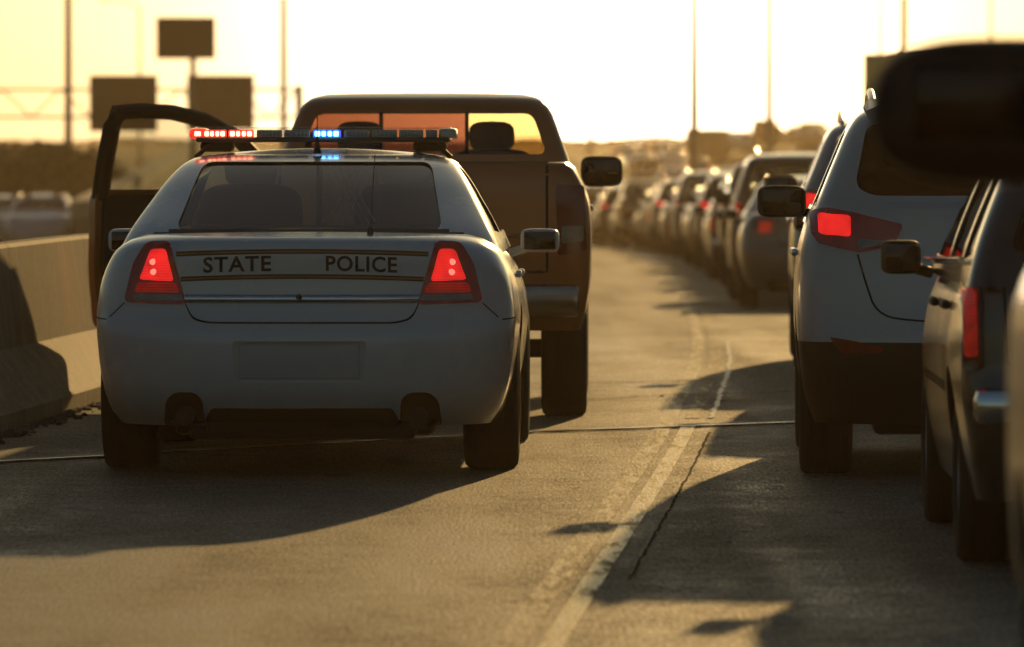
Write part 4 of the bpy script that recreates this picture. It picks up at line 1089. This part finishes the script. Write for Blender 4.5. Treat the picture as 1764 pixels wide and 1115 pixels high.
M_POLE = mat('galvanised_steel', (.20, .18, .15), .5, metal=.4)
def light_pole(px, Z, label, h=11.0, rad=.14, side=1):
    x = (px - 882) / FPX * Z; z = ground_z(x, Z); r = empty('light_pole', (x, Z, z)); tag(r, label, 'light pole', 'street light poles')
    tube('pole', [(0, 0, -.1), (0, 0, h * .5), (0, 0, h)], rad, M_POLE, r, 12, rad * .6)
    rbox('base', (0, 0, .25), (rad * 3.4, rad * 3.4, .5), M_CONC, r, .03)
    tube('arm', [(0, 0, h - .1), (side * .8, 0, h + .35), (side * 2.2, 0, h + .45)], .05, M_POLE, r)
    hd = rbox('lamp_head', (side * 2.4, 0, h + .42), (.75, .32, .14), M_POLE, r, .05)
    rbox('lamp_lens', (side * 2.4, 0, h + .345), (.55, .24, .02), M_CLRLENS, hd, .005)
for px, Z, rad, sd_, lab in [(118, 250, .15, 1, 'thick light pole left of the two sign backs'), (241, 520, .13, -1, 'thin faint pole behind the sign gantry, under the billboard'), (489, 270, .14, 1, 'tall light pole at the left edge of the pickup roof'),
        (1016, 640, .22, -1, 'faint light pole in the glow above the pickup mirror'), (1196, 330, .22, -1, 'pale light pole rising above the tan box truck'), (1325, 330, .18, -1, 'light pole rising above the brown box truck'),
        (1516, 520, .13, 1, 'thin pole behind the green sign'), (1557, 240, .13, -1, 'dark light pole at the right end of the green sign'), (1706, 500, .13, 1, 'thin pole above the tow mirror')]:
    light_pole(px, Z, lab, 11.0, rad, sd_)

M_SIGNBACK = mat('sign_back', (.055, .045, .035), .7, var=.3, scale=1.5)
def sign_board(name, x0, x1, z0, z1, y, posts, label, m, extra=None, gz=None, ribs=True):
    r = empty(name, ((x0 + x1) / 2, y, ground_z((x0 + x1) / 2, y))); tag(r, label, 'sign'); o = Vector(r.location)
    pn = rbox('sign_panel', ((x0 + x1) / 2 - o.x, 0, (z0 + z1) / 2 - o.z), (x1 - x0, .10, z1 - z0), m, r, .03)
    if ribs:
        for k in range(4):
            rbox('stiffener', ((x0 + x1) / 2 - o.x, -.09, z0 + (z1 - z0) * (k + .5) / 4 - o.z), ((x1 - x0) * .96, .06, .08), m, pn, .01)
    for px_ in posts: tube('post', [(px_ - o.x, .12, -.1), (px_ - o.x, .12, z1 - o.z - .1)], .09, M_POLE, r, 12)
    if extra: extra(r, o)
    return r
# overhead gantry carrying two sign backs
GY = 240.0; GK = 240.0 / 420.0
gx0, gx1 = -31.0 * GK, -11.6 * GK
gz_ = lambda z: CAMH + (z - CAMH) * GK
gr = empty('sign_gantry', ((gx0 + gx1) / 2, GY, ground_z(-12, GY))); tag(gr, 'pale lattice sign gantry spanning the far carriageway', 'gantry'); go = Vector(gr.location)
for zc in (gz_(2.55), gz_(4.05)):
    for yy in (0, .9): tube('chord', [(gx0 - go.x, yy, zc - go.z), (gx1 - go.x, yy, zc - go.z)], .04, M_POLE, gr)
for k in range(12):
    a = gx0 + (gx1 - gx0) * k / 12 - go.x; b = gx0 + (gx1 - gx0) * (k + 1) / 12 - go.x
    tube('brace', [(a, 0, gz_(2.55 if k % 2 else 4.05) - go.z), (b, 0, gz_(4.05 if k % 2 else 2.55) - go.z)], .03, M_POLE, gr)
for xx in (gx0, gx1): tube('post', [(xx - go.x, .45, -.1), (xx - go.x, .45, gz_(4.3) - go.z)], .12, M_POLE, gr, 12)
sign_board('gantry_sign', -22.95 * GK, -19.25 * GK, gz_(1.75), gz_(4.82), GY - .3, [], 'dark square sign back on the gantry, the left one of two', M_SIGNBACK)
sign_board('gantry_sign', -17.65 * GK, -14.0 * GK, gz_(1.85), gz_(4.82), GY - .3, [], 'dark square sign back on the gantry beside the pickup roof', M_SIGNBACK)
sign_board('billboard', -10.13, -8.45, 3.70, 4.89, 220, [-9.09], 'dark billboard high on a single post above the sign backs', M_SIGNBACK)
def orange_strip(r, o): rbox('orange_plate', (9.3 - o.x, -.08, 2.27 - o.z), (2.2, .04, .34), mat('orange_sign', (.75, .24, .03), .5), r, .01)
sign_board('road_sign', 8.2, 11.2, 2.08, 3.42, 180, [8.7, 10.7], 'green road sign with orange lower strip behind the tow mirror', mat('green_sign', (.02, .26, .13), .5), orange_strip, ribs=False)

# sloping concrete ramp wall behind the pickup door
rp = [(-10.05, 185, -.06), (-10.4, 200, .06), (-11.2, 233, .31), (-12.0, 266, .57), (-12.8, 298, .83), (-13.6, 330, 1.08), (-14.7, 375, 1.45), (-15.9, 420, 1.8)]
rw_ = empty('ramp_wall', (rp[0][0], rp[0][1], ground_z(rp[0][0], rp[0][1]))); tag(rw_, 'sloping concrete ramp wall seen through the open pickup door window', 'wall'); ro = Vector(rw_.location)
M_WALLP = mat('shaded_concrete', (.24, .19, .14), .8, var=.2, scale=.8); M_PARA = mat('sunlit_parapet', (.50, .42, .28), .7, var=.15, scale=.8)  # sunlit band and shaded face of the ramp put into the base colours
def wall_seg(name, a, b, z0f, z1f, th, m):
    a, b = Vector(a), Vector(b); d = (b - a).normalized(); nn = Vector((d.y, -d.x, 0)).normalized(); a = a + d * .03
    vs = []
    for p in (a, b):
        for o_, zf in ((0, z0f), (0, z1f), (-th, z1f), (-th, z0f)): vs.append(Vector((p.x, p.y, 0)) + nn * o_ + Vector((0, 0, zf(p))) - ro)
    fs = [(0, 1, 5, 4), (1, 2, 6, 5), (2, 3, 7, 6), (3, 0, 4, 7), (3, 2, 1, 0), (4, 5, 6, 7)]
    return mesh_obj(name, vs, fs, m, rw_, False, recalc=True)
for a, b in zip(rp, rp[1:]):
    wall_seg('wall_panel', a, b, lambda p: ground_z(p.x, p.y) - .3, lambda p: p.z - .40, .5, M_WALLP)
    wall_seg('parapet', (a[0] + .06, a[1], a[2]), (b[0] + .06, b[1], b[2]), lambda p: p.z - .40, lambda p: p.z + .02, .6, M_PARA)

def leaf_material(name, c):
    m, n, l, b = nodes_of(name)
    oi = n.new('ShaderNodeNewGeometry'); mx = n.new('ShaderNodeMix'); mx.data_type = 'RGBA'
    mx.inputs[6].default_value = (*[v * .6 for v in c], 1); mx.inputs[7].default_value = (*[v * 1.5 for v in c], 1)
    l.new(oi.outputs['Random Per Island'], mx.inputs[0]); l.new(mx.outputs[2], b.inputs['Base Color']); b.inputs['Roughness'].default_value = .6
    return m
M_LEAF = leaf_material('dark_foliage', (.045, .045, .018)); M_LEAF2 = leaf_material('dry_foliage', (.10, .07, .03)); M_BARK = mat('bark', (.06, .045, .03), .9)
def crown_bm(rx, rz, zc, n, leaf):
    bm = bmesh.new(); cl_ = []
    for k in range(26):
        v = Vector((random.gauss(0, 1), random.gauss(0, 1), random.gauss(0, 1))).normalized() * random.uniform(.35, 1.0)
        cl_.append((Vector((v.x * rx * .8, v.y * rx * .8, zc + v.z * rz * .8)), random.uniform(.25, .5) * rx))
    for k in range(n):
        c, r = random.choice(cl_); v = Vector((random.gauss(0, 1), random.gauss(0, 1), random.gauss(0, 1))).normalized() * r * random.uniform(.5, 1.0)
        p = c + v; a = Vector((random.gauss(0, 1), random.gauss(0, 1), random.gauss(0, 1))).normalized(); b = a.orthogonal().normalized(); s = leaf * random.uniform(.6, 1.4)
        if p.z < .15: continue
        bm.faces.new([bm.verts.new(p + a * s), bm.verts.new(p + b * s * .5), bm.verts.new(p - a * s), bm.verts.new(p - b * s * .5)])
    return bm
def tree(x, y, h, rx, label, lm, grp, n=2600, leaf=.11):
    z = ground_z(x, y); r = empty('tree', (x, y, z)); tag(r, label, 'tree', grp)
    bm = bmesh.new(); bm_tube(bm, [(0, 0, -.1), (.05, 0, h * .3), (0, .05, h * .6)], .12, 8, .05)
    for k in range(6):
        t = 2 * math.pi * k / 6; bm_tube(bm, [(0, 0, h * .25), (math.cos(t) * rx * .4, math.sin(t) * rx * .4, h * .5), (math.cos(t) * rx * .7, math.sin(t) * rx * .7, h * .75)], .05, 6, .02)
    bm_obj('trunk', bm, M_BARK, r); bm_obj('crown', crown_bm(rx, h * .46, h * .54, n, leaf), lm, r, False)
for k, (px, Z, h, rx, lab) in enumerate([(-20, 238, 3.5, 1.2, 'dark bushy tree cut by the left edge of the photo'), (22, 244, 3.5, 1.15, 'dark bushy tree, second from the left edge'), (58, 239, 3.45, 1.1, 'dark bushy tree above the white oncoming sedan'),
        (92, 247, 3.65, 1.15, 'dark bushy tree below the gap beside the thick light pole'), (128, 240, 3.5, 1.05, 'dark bushy tree just left of the open pickup door'), (168, 252, 3.3, 1.0, 'dark bushy tree behind the open pickup door frame'), (205, 258, 3.0, .8, 'small dark tree seen through the pickup door window')]):
    tree((px - 882) / FPX * Z, Z, h, rx, lab, M_LEAF, 'bushy trees left of the road')
for k, (px, Z, h, rx, lab) in enumerate([(1262, 430, .8, 1.6, 'low dry bush right of the tan box truck'), (1300, 400, .7, 1.5, 'low dry bush under the brown box truck'), (1352, 410, .8, 1.7, 'low dry bush on the embankment right of the brown box truck'), (1405, 420, .8, 1.6, 'low dry bush left of the white crossover roof')]):
    tree((px - 882) / FPX * Z, Z, h, rx, lab, M_LEAF2, 'dry bushes on the embankment', 1600, .12)
# far wood along the horizon, read as one mass
bm = bmesh.new()
for k in range(9000):
    x = random.uniform(-130, 130); y = random.uniform(960, 1040); hgt = .6 + .3 * math.sin(x * .11) + .25 * math.sin(x * .37 + 1)
    p = Vector((x, y, ground_z(x, y) + random.uniform(0, max(.4, hgt)))); a = Vector((random.gauss(0, 1), random.gauss(0, 1), random.gauss(0, 1))).normalized(); b = a.orthogonal().normalized(); s = random.uniform(.2, .45)
    bm.faces.new([bm.verts.new(p + a * s), bm.verts.new(p + b * s * .6), bm.verts.new(p - a * s), bm.verts.new(p - b * s * .6)])
tag(bm_obj('treeline', bm, M_LEAF2, None, False), 'far hazy line of trees along the horizon', 'trees', kind='stuff')
# dry grass on the median behind the barrier
bm = bmesh.new()
for k in range(7000):
    y = random.uniform(60, 235); x = -12.5 - random.uniform(-1.5, 5.5) - 0.0 * y; x = (random.uniform(-40, 230) - 882) / FPX * y
    if x > bx(min(y, 199)) - 1.2 or abs(x + 12.5 + (y - 205) * .045) < 3.2: continue
    z = ground_z(x, y); h = random.uniform(.15, .5); w = .03
    dx, dy = random.uniform(-.15, .15), random.uniform(-.15, .15)
    bm.faces.new([bm.verts.new((x - w, y, z)), bm.verts.new((x + w, y, z)), bm.verts.new((x + dx, y + dy, z + h))])
tag(bm_obj('grass', bm, M_LEAF2, None, False), 'dry brown grass on the median behind the concrete barrier', 'grass', kind='stuff')

# ------------------------------------------------------------------ warm evening haze over the whole place
hz = bpy.data.materials.new('evening_haze'); hz.use_nodes = True
hn = hz.node_tree.nodes; hn.clear()
ho = hn.new('ShaderNodeOutputMaterial'); hv = hn.new('ShaderNodeVolumePrincipled')
hv.inputs['Color'].default_value = (1.0, .80, .52, 1); hv.inputs['Density'].default_value = HAZE_DENSITY; hv.inputs['Anisotropy'].default_value = .8
hz.node_tree.links.new(hv.outputs[0], ho.inputs['Volume'])
bm = bmesh.new(); bmesh.ops.create_cube(bm, size=1.0)
bmesh.ops.scale(bm, vec=(1200, 1560, 18.5), verts=bm.verts); bmesh.ops.translate(bm, vec=(0, 720, 18.5 / 2 - 4.2), verts=bm.verts)
tag(bm_obj('haze', bm, hz, None, False), 'warm golden haze hanging over the road and fields', 'haze', kind='stuff')
